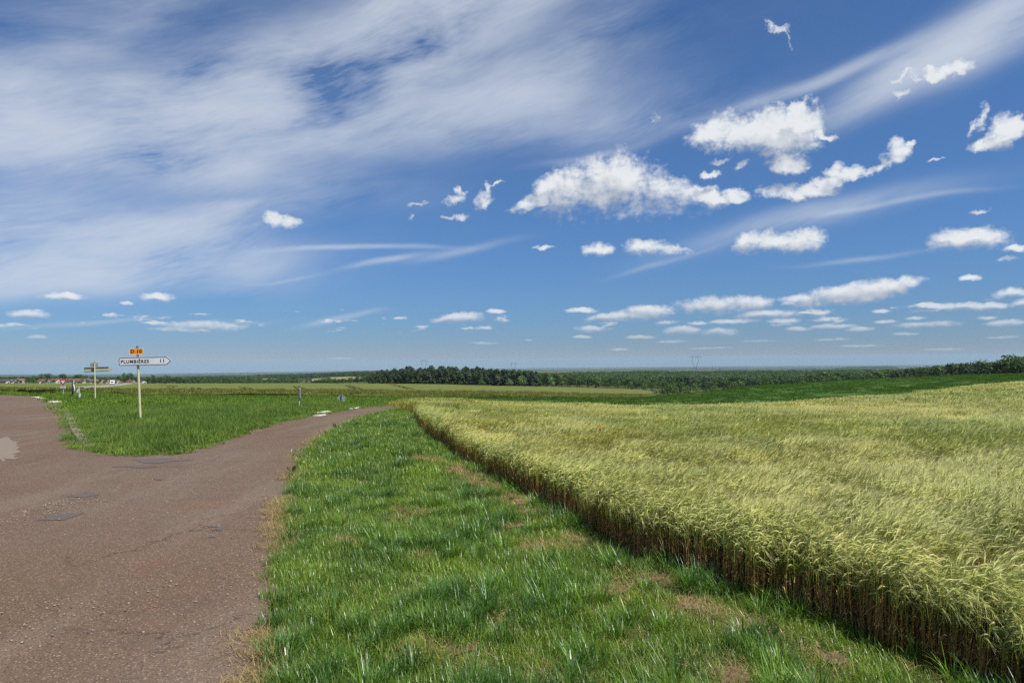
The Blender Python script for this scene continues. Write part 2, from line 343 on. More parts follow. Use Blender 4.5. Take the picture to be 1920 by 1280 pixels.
class MB:
    def __init__(s): s.v=[]; s.f=[]
    def box(s,c,d,M=None):
        n=len(s.v); x,y,z=[a/2 for a in d]
        for p in [(-x,-y,-z),(x,-y,-z),(x,y,-z),(-x,y,-z),(-x,-y,z),(x,-y,z),(x,y,z),(-x,y,z)]:
            p=Vector(p); p=(M@p if M else p)+Vector(c); s.v.append(tuple(p))
        s.f+=[tuple(n+i for i in q) for q in [(0,3,2,1),(4,5,6,7),(0,1,5,4),(1,2,6,5),(2,3,7,6),(3,0,4,7)]]; return s
    def bar(s,a,b,r,n=8,r2=None,cap=True):
        a=Vector(a); b=Vector(b); d=(b-a).normalized(); u=d.orthogonal().normalized(); w=d.cross(u); k=len(s.v); r2=r if r2 is None else r2
        for p,rr in ((a,r),(b,r2)):
            for i in range(n):
                t=2*math.pi*i/n; s.v.append(tuple(p+u*(rr*math.cos(t))+w*(rr*math.sin(t))))
        for i in range(n): j=(i+1)%n; s.f.append((k+i,k+j,k+n+j,k+n+i))
        if cap: s.f.append(tuple(k+n-1-i for i in range(n))); s.f.append(tuple(k+n+i for i in range(n)))
        return s
    def plate(s,pts,y0,y1):      # outline in xz, thick in y
        n=len(pts); k=len(s.v)
        for y in (y0,y1):
            for x,z in pts: s.v.append((x,y,z))
        s.f.append(tuple(k+i for i in range(n))); s.f.append(tuple(k+n+n-1-i for i in range(n)))
        for i in range(n): j=(i+1)%n; s.f.append((k+j,k+i,k+n+i,k+n+j))
        return s
    def ring(s,o,i,y0,y1):       # frame between two outlines of equal length, in xz
        n=len(o); k=len(s.v)
        for y in (y0,y1):
            for P_ in (o,i):
                for x,z in P_: s.v.append((x,y,z))
        for a in range(n):
            b=(a+1)%n; O0,I0,O1,I1=k,k+n,k+2*n,k+3*n
            s.f+=[(O0+a,O0+b,I0+b,I0+a),(O1+b,O1+a,I1+a,I1+b),(O0+b,O0+a,O1+a,O1+b),(I0+a,I0+b,I1+b,I1+a)]
        return s
    def mesh(s,name,m=None,smooth=False): return mesh_of(name,s.v,s.f,m,smooth=smooth)
    def put(s,name,m,parent=None,loc=(0,0,0),rot=(0,0,0),smooth=False): return link(name,s.mesh(name,m,smooth),parent,loc,rot)
def text_part(name,txt,size,m,parent,loc,space=1.,bold=.0,align='CENTER',sx=1.):
    cu=bpy.data.curves.new(name,'FONT'); cu.body=txt; cu.size=size; cu.align_x=align; cu.align_y='CENTER'; cu.space_character=space; cu.offset=bold; cu.extrude=.0015; cu.resolution_u=3
    t=bpy.data.objects.new(name,cu); COL.objects.link(t); dg=bpy.context.evaluated_depsgraph_get()
    me=bpy.data.meshes.new_from_object(t.evaluated_get(dg)); bpy.data.objects.remove(t); bpy.data.curves.remove(cu)
    me.materials.clear(); me.materials.append(m); me.transform(Matrix.Diagonal((sx,1,1,1))); me.transform(Matrix.Rotation(math.pi/2,4,'X'))
    return link(name,me,parent,loc)
def smoothstep(a,b,x): t=np.clip((x-a)/(b-a),0,1); return t*t*(3-2*t)
def vnoise(x,y,s,seed=0):        # value noise for relief and density
    x=np.asarray(x)*s+seed*17.3; y=np.asarray(y)*s+seed*9.1
    def h(i,j): v=np.sin(i*127.1+j*311.7+seed*3.3)*43758.5453; return v-np.floor(v)
    i=np.floor(x); j=np.floor(y); f=x-i; g=y-j; f=f*f*(3-2*f); g=g*g*(3-2*g)
    return (h(i,j)*(1-f)+h(i+1,j)*f)*(1-g)+(h(i,j+1)*(1-f)+h(i+1,j+1)*f)*g
def inside(pts,poly):
    pts=np.asarray(pts,float); poly=np.asarray(poly,float); x,y=pts[:,0],pts[:,1]; r=np.zeros(len(pts),bool); n=len(poly)
    for i in range(n):
        a=poly[i]; b=poly[i-1]; c=((a[1]>y)!=(b[1]>y)); 
        with np.errstate(divide='ignore',invalid='ignore'): xx=(b[0]-a[0])*(y-a[1])/(b[1]-a[1])+a[0]
        r^=c&(x<xx)
    return r
def seg_dist(pts,line):
    pts=np.asarray(pts,float); best=np.full(len(pts),1e9)
    for a,b in zip(line[:-1],line[1:]):
        a=np.asarray(a,float);b=np.asarray(b,float); d=b-a; t=np.clip(((pts-a)@d)/(d@d+1e-12),0,1); best=np.minimum(best,np.hypot(*(pts-a-t[:,None]*d).T))
    return best
def dens(poly,rel):              # add points along an outline, closer together near the camera
    out=[]
    for i in range(len(poly)):
        a=np.array(poly[i],float); b=np.array(poly[(i+1)%len(poly)],float); L=np.hypot(*(b-a)); s=max(.12,rel*min(np.hypot(*a),np.hypot(*b)))
        n=max(1,int(L/s)); out+=[a+(b-a)*k/n for k in range(n)]
    return np.array(out)
def sheet(name,poly,zoff,m,rel=.035,kind='structure',rag=0.,parent=None):
    """a piece of ground or crop draped over the terrain: zoff is a height or a function of (x,y)"""
    poly=dens(poly,rel)
    if rag: 
        nn=np.array([[vnoise(p[0],p[1],2.3,5)+vnoise(p[0],p[1],7.,6)-1,vnoise(p[0],p[1],2.3,8)+vnoise(p[0],p[1],7.,9)-1] for p in poly]); poly=poly+nn*rag
    lo,hi=poly.min(0),poly.max(0); pts=[]
    r0=2.0; rmax=np.hypot(np.abs(poly[:,0]).max(),np.abs(poly[:,1]).max())*1.02; n=int(math.log(rmax/r0)/rel)+1
    rr=r0*np.exp(np.arange(n)*rel); th=np.arange(-math.pi,math.pi,rel)
    g=np.array([[r*math.sin(t+(k%2)*rel/2),r*math.cos(t+(k%2)*rel/2)] for k,r in enumerate(rr) for t in th if lo[0]<r*math.sin(t)<hi[0] and lo[1]<r*math.cos(t)<hi[1]])
    if len(g):
        g=g[inside(g,poly)]
    if len(g):
        dd=seg_dist(g,np.vstack([poly,poly[:1]])) if len(g)*len(poly)<3e7 else np.full(len(g),9e9)
        g=g[dd>rel*.35*np.hypot(g[:,0],g[:,1])]
    V=np.vstack([poly,g]) if len(g) else poly; k=len(poly)
    r=delaunay_2d_cdt([Vector(p) for p in V],[],[list(range(k))],1,1e-5)
    xy=np.array([[p[0],p[1]] for p in r[0]]); z=Z(xy[:,0],xy[:,1])+(zoff(xy[:,0],xy[:,1]) if callable(zoff) else zoff)
    me=mesh_of(name,np.column_stack([xy,z]),r[2],m,smooth=True)
    o=link(name,me,parent); 
    if kind: o['kind']=kind
    return o
def skirt(line,h0,h1,flip=False):
    v=[];f=[]
    for i,p in enumerate(line):
        z=float(Z(*p)); v+=[(p[0],p[1],z+h0),(p[0],p[1],z+h1)]
        if i: a=2*i-2; f.append((a,a+2,a+3,a+1))
    return v,f
# scattering: one object whose points each carry an instance of one of a few small meshes (uncountable growth only)
PROTO=bpy.data.collections.new('growth')
def scatter(name,pts,rot,scl,idx,protos,label=None):
    c=bpy.data.collections.new('growth_'+name); ex=[]
    for i,me in enumerate(protos):
        o=bpy.data.objects.new(f'{name}_piece_{i:02d}',me); c.objects.link(o)
    me=bpy.data.meshes.new(name); me.vertices.add(len(pts)); me.vertices.foreach_set('co',np.asarray(pts,np.float32).ravel())
    a=me.attributes.new('rot','FLOAT_VECTOR','POINT'); a.data.foreach_set('vector',np.asarray(rot,np.float32).ravel())
    a=me.attributes.new('scl','FLOAT_VECTOR','POINT'); s=np.asarray(scl,np.float32); s=np.repeat(s[:,None],3,1) if s.ndim==1 else s; a.data.foreach_set('vector',np.ascontiguousarray(s).ravel())
    a=me.attributes.new('idx','INT','POINT'); a.data.foreach_set('value',np.asarray(idx,np.int32))
    o=link(name,me); o['kind']='stuff'
    ng=bpy.data.node_groups.new('scatter_'+name,'GeometryNodeTree'); ng.interface.new_socket('Geometry',in_out='INPUT',socket_type='NodeSocketGeometry'); ng.interface.new_socket('Geometry',in_out='OUTPUT',socket_type='NodeSocketGeometry')
    N=ng.nodes; gi=N.new('NodeGroupInput'); go=N.new('NodeGroupOutput'); ip=N.new('GeometryNodeInstanceOnPoints'); ci=N.new('GeometryNodeCollectionInfo')
    ci.inputs[0].default_value=c; ci.inputs[1].default_value=True; ci.inputs[2].default_value=True; ip.inputs['Pick Instance'].default_value=True
    def at_(n,t): q=N.new('GeometryNodeInputNamedAttribute'); q.data_type=t; q.inputs[0].default_value=n; return q.outputs[0]
    L=ng.links; L.new(gi.outputs[0],ip.inputs['Points']); L.new(ci.outputs[0],ip.inputs['Instance']); L.new(at_('idx','INT'),ip.inputs['Instance Index'])
    L.new(at_('rot','FLOAT_VECTOR'),ip.inputs['Rotation']); L.new(at_('scl','FLOAT_VECTOR'),ip.inputs['Scale']); L.new(ip.outputs[0],go.inputs[0])
    md=o.modifiers.new('scatter','NODES'); md.node_group=ng
    return o
# ---------------------------------------------------------------- ground
def grass_ground(b):
    p=wpos(b); n=b.noise(p,.9,6,.6); n2=b.noise(p,7.,5,.65); n3=b.noise(p,.05,4,.6); n4=b.noise(p,60.,3,.6)
    c=b.mix(b.rng(n2,.35,.7),rgb(.05,.062,.016),rgb(.11,.125,.034)); c=b.mix(b.m('MULTIPLY',b.rng(n,.52,.72),.6),c,rgb(.16,.12,.055))
    c=b.mix(b.rng(n4,.3,.7),c,b.mix(.5,c,rgb(.03,.028,.012)))
    far=b.v('LENGTH',p,None,1); px,py,pz=b.sep(p)
    # farther off the land is a patchwork of woods, meadows and ripening fields
    vo=b.new('ShaderNodeTexVoronoi',feature='F1',distance='CHEBYCHEV'); b.put(vo,'Vector',b.v('ADD',b.mapn(p,(0,0,0),.6,(1,.7,1),'POINT'),b.v('SCALE',b.noise(p,.002,3,.6,0,1),120.))); b.put(vo,'Scale',.0021)
    h=b.sep(vo.outputs['Color'])[0]
    f=b.mix(b.rng(h,.30,.34),rgb(.018,.034,.012),rgb(.07,.105,.03)); f=b.mix(b.rng(h,.55,.58),f,rgb(.17,.17,.06)); f=b.mix(b.rng(h,.82,.85),f,rgb(.26,.24,.13))
    fn=b.noise(p,.013,6,.6); f=b.mix(b.rng(fn,.49,.53),f,rgb(.016,.03,.012))
    f=b.mix(1.,f,rgb(.62,.62,.62),'MULTIPLY'); c=b.mix(b.rng(far,750.,900.),c,f)
    return bsdf(b,c,.95,.1,bump(b,n2,.6,.05))
M_GROUND=mat('meadow_ground',grass_ground)
# ---------------------------------------------------------------- outlines (sight lines carried down to the terrain)
def PL(*uv): return [P(u,v) for u,v in uv]
def UD(*ud): return [at(u,700,d)[:2] for u,d in ud]
R_EDGE=PL((490,1280),(503,1180),(515,1080),(528,1000),(537,940),(545,900),(558,862),(575,843),(600,822),(630,803),(665,787),(690,780),(715,773),(740,768),(765,763))
R_EDGE=[np.array([-.4,-14.]),np.array([-.85,0.]),np.array([-1.35,3.])]+R_EDGE+[np.array([-7.4,58.]),np.array([-6.6,66.]),np.array([-4.6,73.]),np.array([.5,80.]),np.array([9.,86.])]
L_EDGE=[np.array([7.4,89.5]),np.array([-2.3,84.]),np.array([-8.,76.5]),np.array([-9.6,68.])]+PL((740,759),(710,762),(680,766),(650,770.5),(620,775),(590,780),(560,785),(500,802),(440,822),(370,845),(330,855),(255,857),(200,853),(165,848),(150,841),(140,830),(125,790),(116,770),(110,757))
FAR_EDGE=PL((108,754),(92,750),(75,746),(40,743),(0,741),(-60,739.5))
road_poly=R_EDGE+L_EDGE+FAR_EDGE+[np.array([-75.,74.]),np.array([-75.,40.]),np.array([-40.,5.]),np.array([-14.,-14.])]
th=np.concatenate([np.linspace(-180,-48,67)[:-1],np.linspace(-48,48,385),np.linspace(48,180,67)[1:]]); th=np.radians(th)
rr=np.concatenate([[.5,1.2],np.geomspace(2,30000,250)])
R_,T_=np.meshgrid(rr,th,indexing='ij'); X=(R_*np.sin(T_)); Y=(R_*np.cos(T_))
ZZ=Z(X,Y)+(vnoise(X,Y,.8,1)-.5)*.06*smoothstep(60,25,R_)
ZZ=ZZ-np.where(inside(np.column_stack([X.ravel(),Y.ravel()]),road_poly).reshape(X.shape)&(R_<110),.14,0.)
nr,nt=R_.shape; V=np.column_stack([X.ravel(),Y.ravel(),ZZ.ravel()]); idx=np.arange(nr*nt).reshape(nr,nt)
Fq=np.column_stack([idx[:-1,:-1].ravel(),idx[:-1,1:].ravel(),idx[1:,1:].ravel(),idx[1:,:-1].ravel()]); Fq=Fq[:,::-1]
me=mesh_of('ground',V,Fq,M_GROUND,smooth=True); ground=link('ground',me); ground['kind']='structure'

def asphalt(b):
    p=wpos(b); grit=b.noise(p,95.,2,.7); g2=b.noise(p,38.,3,.65); st=b.noise(p,.55,5,.62); st2=b.noise(p,2.7,5,.65); red=b.noise(p,.22,3,.5)
    c=b.mix(b.rng(red,.32,.68),rgb(.118,.078,.050),rgb(.126,.092,.068))
    c=b.mix(b.m('MULTIPLY',b.rng(st,.50,.74),.55),c,rgb(.082,.056,.042)); c=b.mix(b.m('MULTIPLY',b.rng(st2,.56,.74),.35),c,rgb(.135,.072,.044))
    wide=b.noise(b.mapn(p,(0,0,0),-.25,(1.3,.22,1),'POINT'),.9,5,.6); c=b.mix(b.m('MULTIPLY',b.rng(wide,.47,.68),.6),c,rgb(.158,.122,.094)); c=b.mix(b.m('MULTIPLY',b.rng(b.noise(p,.33,6,.7),.55,.68),.5),c,rgb(.15,.075,.042))
    ck=b.new('ShaderNodeTexVoronoi',feature='DISTANCE_TO_EDGE'); b.put(ck,'Vector',b.v('ADD',p,b.v('SCALE',b.noise(p,1.6,5,.7,0,1),.9))); b.put(ck,'Scale',.38); c=b.mix(b.m('MULTIPLY',b.m('MULTIPLY',b.rng(ck.outputs['Distance'],.009,.002),b.rng(b.noise(p,.4,2,.5),.48,.60)),.6),c,rgb(.035,.025,.02))
    # worn wheel paths a little paler, dust along the middle
    v=b.new('ShaderNodeTexVoronoi'); b.put(v,'Vector',p); b.put(v,'Scale',85.); h=b.sep(v.outputs['Color'])[0]
    c=b.mix(b.m('MULTIPLY',b.rng(h,.90,.99),.6),c,rgb(.34,.28,.23)); c=b.mix(b.m('MULTIPLY',b.rng(h,.22,.05),.7),c,rgb(.05,.035,.03))
    c=b.mix(b.rng(grit,.3,.7),b.mix(1.,c,rgb(.62,.60,.58),'MULTIPLY'),b.mix(1.,c,rgb(1.25,1.25,1.25),'MULTIPLY'))
    c=b.mix(1.,c,rgb(.95,.91,.865),'MULTIPLY'); hh=b.m('ADD',b.m('MULTIPLY',grit,.6),b.m('MULTIPLY',v.outputs['Distance'],.5))
    return bsdf(b,c,.82,.28,bump(b,hh,.55,.012))
M_ROAD=mat('red_chip_asphalt',asphalt)
road=sheet('road',road_poly,lambda x,y:.012+.03*smoothstep(4,25,np.hypot(x,y)),M_ROAD,.03,rag=.10)
M_PATCH=mat('bitumen_patch',lambda b:bsdf(b,b.mix(b.noise(wpos(b),30.,4,.7),rgb(.045,.038,.036),rgb(.13,.10,.09)),.8,.3,bump(b,b.noise(wpos(b),70.,3,.6),.4,.01)))
M_PALE=mat('worn_concrete_patch',lambda b:bsdf(b,b.mix(b.noise(wpos(b),9.,5,.7),rgb(.135,.10,.075),rgb(.20,.165,.13)),.85,.25,bump(b,b.noise(wpos(b),50.,3,.6),.3,.01)))
def blob(u,v,ru,rv,n=14,seed=0):
    r=np.random.default_rng(seed); return [P(u+ru*(.6+.5*r.random())*math.cos(t),v+rv*(.6+.5*r.random())*math.sin(t)) for t in np.linspace(0,2*math.pi,n,endpoint=False)]
pz=lambda x,y:.018+.03*smoothstep(4,25,np.hypot(x,y))
for i,(u,v,ru,rv,m_) in enumerate([(178,929,32,6,M_PATCH),(120,972,42,8,M_PATCH),(413,993,13,6,M_PATCH),(416,1007,8,3,M_PATCH),(300,866,60,3,M_PATCH),(246,878,34,3,M_PATCH),(8,846,34,26,M_PALE),(302,903,22,3,M_PATCH)]):
    o=sheet('road_patch',blob(u,v,ru,rv,16,i),pz,m_,.012,rag=.30 if m_ is M_PATCH else .16); o['label']='dark tarred repair in the red road surface' if m_ is M_PATCH else 'paler worn slab in the left road'

# ---------------------------------------------------------------- crops
BAR=PL((1850,1280),(1700,1225),(1560,1170),(1440,1130),(1300,1075),(1200,1045),(1100,985),(1000,930),(930,893),(870,860),(820,828),(795,806),(782,790))
BAR_EDGE=[np.array([6.2,-6.]),np.array([4.6,1.5])]+BAR+UD((778,40),(790,50))
BAR_FAR=UD((840,54),(900,57),(960,58),(1080,61),(1200,63),(1300,65.5),(1440,69),(1560,74),(1680,81),(1800,88),(1920,96),(2100,108),(2400,125))
barley_poly=BAR_EDGE+BAR_FAR+[np.array([95.,20.]),np.array([60.,-6.])]
CROP=.60
M_SOIL=mat('crop_soil',lambda b:bsdf(b,b.mix(b.noise(wpos(b),4.,6,.65),rgb(.055,.030,.014),rgb(.13,.075,.035)),.95,.1,bump(b,b.noise(wpos(b),12.,5,.7),.8,.05)))
def crop_under(b):
    p=wpos(b); n=b.noise(p,3.,5,.7); s=b.mapn(p,(0,0,0),.3,(.08,.6,1),'POINT'); n2=b.noise(s,1.,4,.6)
    c=b.mix(n,rgb(.17,.19,.05),rgb(.35,.35,.14)); c=b.mix(b.rng(n2,.4,.65),c,rgb(.42,.39,.20)); return bsdf(b,c,.9,.1,bump(b,n,1.,.2))
M_UNDER=mat('barley_under_ears',crop_under)
sheet('crop_soil',barley_poly,.008,M_SOIL,.045)
under=[p for p in BAR_EDGE[2:]]
edge_d=lambda x,y:seg_dist(np.column_stack([x,y]),BAR_EDGE)
sheet('barley_canopy',[np.array([14.,8.])]+UD((1020,22),(900,30),(850,40),(850,50))+BAR_FAR+[np.array([95.,20.]),np.array([40.,6.])],lambda x,y:.02+(CROP-.17)*smoothstep(14,30,np.hypot(x,y))*smoothstep(.8,3.,edge_d(x,y)),M_UNDER,.04,kind='stuff')
# dark green young crop on the right-hand slope
G_NEAR=UD((800,74),(860,71),(960,66),(1080,64),(1200,66),(1300,68),(1440,72),(1560,77),(1680,84),(1800,91),(1920,99),(2100,111),(2400,128))
G_FAR=UD((2400,300),(2100,240),(1920,222),(1800,212),(1680,202),(1560,196),(1440,192),(1360,186),(1300,181),(1240,172),(1150,140),(1050,122),(960,106),(860,97),(800,92))
green_poly=G_NEAR+G_FAR
def green_crop(b):
    p=wpos(b); n=b.noise(p,1.1,6,.7); n2=b.noise(p,.06,4,.6); n3=b.noise(b.mapn(p,(0,0,0),.2,(.03,.35,1),'POINT'),1.,4,.6)
    c=b.mix(b.rng(n,.35,.7),rgb(.024,.058,.008),rgb(.072,.138,.020)); c=b.mix(b.m('MULTIPLY',b.rng(n2,.5,.75),.4),c,rgb(.095,.16,.03)); c=b.mix(b.m('MULTIPLY',b.rng(n3,.55,.7),.3),c,rgb(.03,.06,.012))
    return bsdf(b,c,.9,.15,bump(b,n,1.,.3))
M_GREEN=mat('young_green_crop',green_crop)
def lumpy(h,a,s): return lambda x,y:h+(vnoise(x,y,s,3)-.5)*a+(vnoise(x,y,s*3.1,4)-.5)*a*.6
sheet('green_crop_field',green_poly,lumpy(.25,.25,.6),M_GREEN,.02)
# unripe barley beyond the crossroads, olive green
F_NEAR=PL((-220,738.5),(-60,738),(0,739),(60,741),(100,742))+UD((180,72),(264,72),(400,74),(560,74),(660,76),(740,84),(800,93),(860,100),(960,109),(1050,125),(1150,144),(1225,166))
F_FAR=UD((1240,200),(1225,330),(1180,420),(1100,500),(960,530),(800,545),(690,548),(560,560),(400,590),(264,600),(150,600),(0,600),(-220,600),(-500,520))
olive_poly=F_NEAR+F_FAR+[np.array([-150.,85.])]
def olive_crop(b):
    p=wpos(b); n=b.noise(p,.55,6,.7); st=b.noise(b.mapn(p,(0,0,0),.15,(.015,.16,1),'POINT'),1.,6,.66); st2=b.noise(b.mapn(p,(0,0,0),-.2,(.05,.32,1),'POINT'),1.,5,.6); n2=b.noise(p,.012,3,.5)
    c=b.mix(b.rng(n,.3,.7),rgb(.070,.090,.016),rgb(.120,.138,.032)); c=b.mix(b.m('MULTIPLY',b.rng(st,.54,.72),.75),c,rgb(.20,.195,.07)); c=b.mix(b.m('MULTIPLY',b.rng(st2,.55,.72),.5),c,rgb(.04,.05,.011)); c=b.mix(b.m('MULTIPLY',b.rng(n2,.4,.65),.35),c,rgb(.11,.145,.03))
    return bsdf(b,c,.9,.12,bump(b,n,1.,.3))
M_OLIVE=mat('unripe_barley',olive_crop)
sheet('unripe_barley_field',olive_poly,lumpy(.55,.22,.35),M_OLIVE,.02)
M_EDGE=mat('crop_edge',lambda b:bsdf(b,b.mix(b.noise(b.mapn(wpos(b),(0,0,0),0,(8,8,1.2),'POINT'),1.,5,.7),rgb(.03,.035,.010),rgb(.085,.095,.028)),.9,.1,bump(b,b.noise(b.mapn(wpos(b),(0,0,0),0,(9,9,1),'POINT'),1.,4,.7),1.,.3)))  # near side of the crop, its shade partly put into the darker colour
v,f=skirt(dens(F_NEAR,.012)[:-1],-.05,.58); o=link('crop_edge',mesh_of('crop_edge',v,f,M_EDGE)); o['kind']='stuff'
v,f=skirt(dens(G_NEAR,.015)[:-1],-.05,.27); o=link('crop_edge',mesh_of('crop_edge',v,f,M_GREEN)); o['kind']='stuff'
# wheel tracks over the crop, a pair each: soil and shadow painted dark
M_TRACK=mat('wheel_track_soil_shade',lambda b:bsdf(b,b.mix(b.noise(wpos(b),2.,4,.6),rgb(.030,.032,.010),rgb(.055,.055,.018)),.95,.1))
for pts in [[(352,260),(366,235),(370,205),(362,180),(345,165)],[(452,300),(463,250),(466,215),(458,190)],[(555,330),(566,215),(574,160)],[(650,380),(668,250),(676,200)],[(730,460),(752,330),(770,250)],[(300,420),(330,330),(318,270)]]:
    line=np.array(UD(*pts)); t=np.linspace(0,len(line)-1,40); line=np.column_stack([np.interp(t,range(len(line)),line[:,k]) for k in (0,1)])
    for off in (-.95,.95):
        d=np.gradient(line,axis=0); nrm=np.column_stack([-d[:,1],d[:,0]])/np.hypot(*d.T)[:,None]
        a=line+nrm*(off-.32); b_=line+nrm*(off+.32); vv=[];ff=[]
        for i in range(len(line)):
            for q_ in (a[i],b_[i]): vv.append((q_[0],q_[1],float(Z(*q_))+.72))
            if i: k=2*i-2; ff.append((k,k+1,k+3,k+2))
        o=link('wheel_track',mesh_of('wheel_track',vv,ff,M_TRACK)); o['kind']='structure'
# the far road to the village, on a low bank through the field
FR=np.array(UD((128,150),(150,195),(175,255),(196,320),(212,380),(230,470),(243,590),(262,700)))
d=np.gradient(FR,axis=0); nrm=np.column_stack([-d[:,1],d[:,0]])/np.hypot(*d.T)[:,None]
vv=[];ff=[]
for i in range(len(FR)):
    for off,h_ in ((-3.6,-.1),(-2.7,.95),(2.7,.95),(3.6,-.1)):
        q_=FR[i]+nrm[i]*off; vv.append((q_[0],q_[1],float(Z(*FR[i]))+h_))
    if i:
        k=4*i-4
        for j in range(3): ff.append((k+j,k+j+1,k+j+5,k+j+4))
M_FARROAD=mat('pale_tarmac',lambda b:bsdf(b,b.mix(b.noise(wpos(b),.8,4,.6),rgb(.21,.19,.17),rgb(.27,.25,.23)),.85,.2))
o=link('road',mesh_of('road',vv,ff,M_FARROAD)); o['kind']='structure'
# pale meadows and stubble on the hills behind
M_STRAWF=mat('pale_meadow',lambda b:bsdf(b,b.mix(b.noise(wpos(b),.03,5,.6),rgb(.17,.17,.07),rgb(.25,.23,.115)),.9,.1))
M_MEADOW=mat('hill_meadow',lambda b:bsdf(b,b.mix(b.noise(wpos(b),.04,5,.6),rgb(.10,.125,.042),rgb(.19,.19,.08)),.9,.1))
for ud,m_ in [([(585,1000),(625,900),(668,880),(692,900),(694,1250),(660,1320),(620,1500),(585,1400)],M_STRAWF),([(462,1500),(520,1500),(520,1750),(462,1750)],M_STRAWF),([(352,1150),(430,1200),(420,1350),(350,1300)],M_MEADOW),([(1620,2600),(1740,3200),(1780,4300),(1640,4400),(1580,3300)],M_STRAWF),([(1510,3000),(1600,3100),(1610,4200),(1500,4200)],M_MEADOW)]:
    o=sheet('meadow',UD(*ud),3.,m_,.03)
# ---------------------------------------------------------------- grass and crop plants (small meshes, scattered)
def blade(V,F,C,base,ang,L,w,lean,curl,col,seg=3,col2=None,dry=0.):
    n=len(V); dx,dy=math.cos(ang),math.sin(ang); px,py=-dy,dx; x=y=0.; z=0.; t=lean; st=L/seg
    for k in range(seg+1):
        f=k/seg; ww=w*(1-f**1.6)*.5
        c=np.array(col)*(.9+.12*f) if col2 is None else np.array(col)*(1-f)+np.array(col2)*f
        if k==seg: V.append((base[0]+dx*x,base[1]+dy*x,base[2]+z)); C.append(c)
        else:
            for s in (-1,1): V.append((base[0]+dx*x+px*ww*s,base[1]+dy*x+py*ww*s,base[2]+z)); C.append(c)
        x+=math.sin(t)*st; z+=math.cos(t)*st; t+=curl/seg
    for k in range(seg-1): a=n+2*k; F.append((a,a+1,a+3,a+2))
    a=n+2*(seg-1); F.append((a,a+1,a+2))
def grass_patch(name,R,nb,L,w,col,m,seg=3,tuft=0.,lean=(.05,.6),curl=(.2,1.3),seed=0,wide=0.):
    r=random.Random(seed); V=[];F=[];C=[]
    for i in range(nb):
        a=r.random()*6.283; q_=R*math.sqrt(r.random())*(1-tuft*.75); b=(q_*math.cos(a),q_*math.sin(a),-.01)
        c=r.choice(col); k=r.uniform(.75,1.25); ang=a+r.uniform(-.9,.9) if tuft else r.random()*6.283
        ln=r.uniform(*L)*(1.-.35*(q_/R)**2 if tuft else 1); blade(V,F,C,b,ang,ln,w*r.uniform(.6,1.3),r.uniform(*lean),r.uniform(*curl),[x*k for x in c],seg)
    return mesh_of(name,V,F,m,C)
M_GRASS=leafy('grass_blades',.36,.36,.5,(.9,(.66,.76,.80),(1.24,1.16,.88)),.28)
M_ISL=leafy('island_grass',.36,.6,.2,(.35,(.76,.80,.88),(1.18,1.06,.95)),.24)
M_STRAW=leafy('dead_grass',.2,.8,.15,None,.25)
GR=[(.110,.215,.024),(.135,.240,.030),(.175,.255,.040),(.085,.180,.026),(.215,.260,.055)]
GB=[(.090,.190,.045),(.110,.205,.070),(.080,.175,.032)]
ST=[(.34,.25,.12),(.26,.19,.09),(.40,.31,.17),(.22,.15,.07)]
near=[grass_patch('g',.17,85,(.05,.14),.0055,GR,M_GRASS,3,seed=i) for i in range(4)]+[grass_patch('g',.14,60,(.10,.22),.0085,GB+GR[:2],M_GRASS,4,tuft=.55,lean=(.05,.5),curl=(.3,1.2),seed=20+i) for i in range(3)]
mid=[grass_patch('g',.34,150,(.06,.16),.010,GR,M_GRASS,2,seed=40+i) for i in range(3)]+[grass_patch('g',.25,90,(.12,.23),.013,GB+GR[:2],M_GRASS,2,tuft=.5,seed=50+i) for i in range(2)]
farp=[grass_patch('g',.9,210,(.08,.22),.030,GR[:4],M_ISL,2,seed=60+i,lean=(.05,.45),curl=(.1,.8)) for i in range(3)]
strawp=[grass_patch('s',.17,90,(.04,.13),.0035,ST,M_STRAW,3,seed=70+i,lean=(.9,1.55),curl=(.0,.5)) for i in range(4)]
def pts_in(poly,n,dmin=0,dmax=1e9,rmin=0):
    poly=np.asarray(poly); lo,hi=poly.min(0),poly.max(0); p=lo+RNG.random((n,2))*(hi-lo); p=p[inside(p,poly)]; r=np.hypot(p[:,0],p[:,1]); return p[(r>=dmin)&(r<dmax)]
def area(poly): p=np.asarray(poly); x,y=p.T; return abs(np.sum((hi:=(p.max(0)-p.min(0)))[0]*hi[1]))
def rnd(poly,density,dmin,dmax):
    poly=np.asarray(poly); return pts_in(poly,int(area(poly)*density),dmin,dmax)
def put(name,p,protos,scale=(.8,1.25),yaw=None,tilt=.12,dz=0.,pick=None,kz=None):
    n=len(p)
    if not n: return
    rot=np.column_stack([RNG.normal(0,tilt,n),RNG.normal(0,tilt,n),RNG.uniform(0,6.283,n) if yaw is None else RNG.normal(0,yaw[1],n)+yaw[0]])
    s=RNG.uniform(scale[0],scale[1],n); S=np.column_stack([s,s,s*(kz if kz is not None else 1)])
    return scatter(name,np.column_stack([p,Z(p[:,0],p[:,1])+(vnoise(p[:,0],p[:,1],.8,1)-.5)*.06*smoothstep(60,25,np.hypot(*p.T))+dz]),rot,S,RNG.integers(0,len(protos),n) if pick is None else pick,protos)
def along(line,n,w0,w1,dmax=60):
    line=np.asarray(line); seg=np.hypot(*np.diff(line,axis=0).T); c=np.concatenate([[0],np.cumsum(seg)]); t=RNG.random(n)*c[-1]; i=np.clip(np.searchsorted(c,t)-1,0,len(seg)-1); f=(t-c[i])/seg[i]
    a=line[i]+(line[i+1]-line[i])*f[:,None]; d=(line[i+1]-line[i])/seg[i][:,None]; nn=np.column_stack([d[:,1],-d[:,0]]); p=a+nn*RNG.uniform(w0,w1,n)[:,None]; return p[np.hypot(*p.T)<dmax]
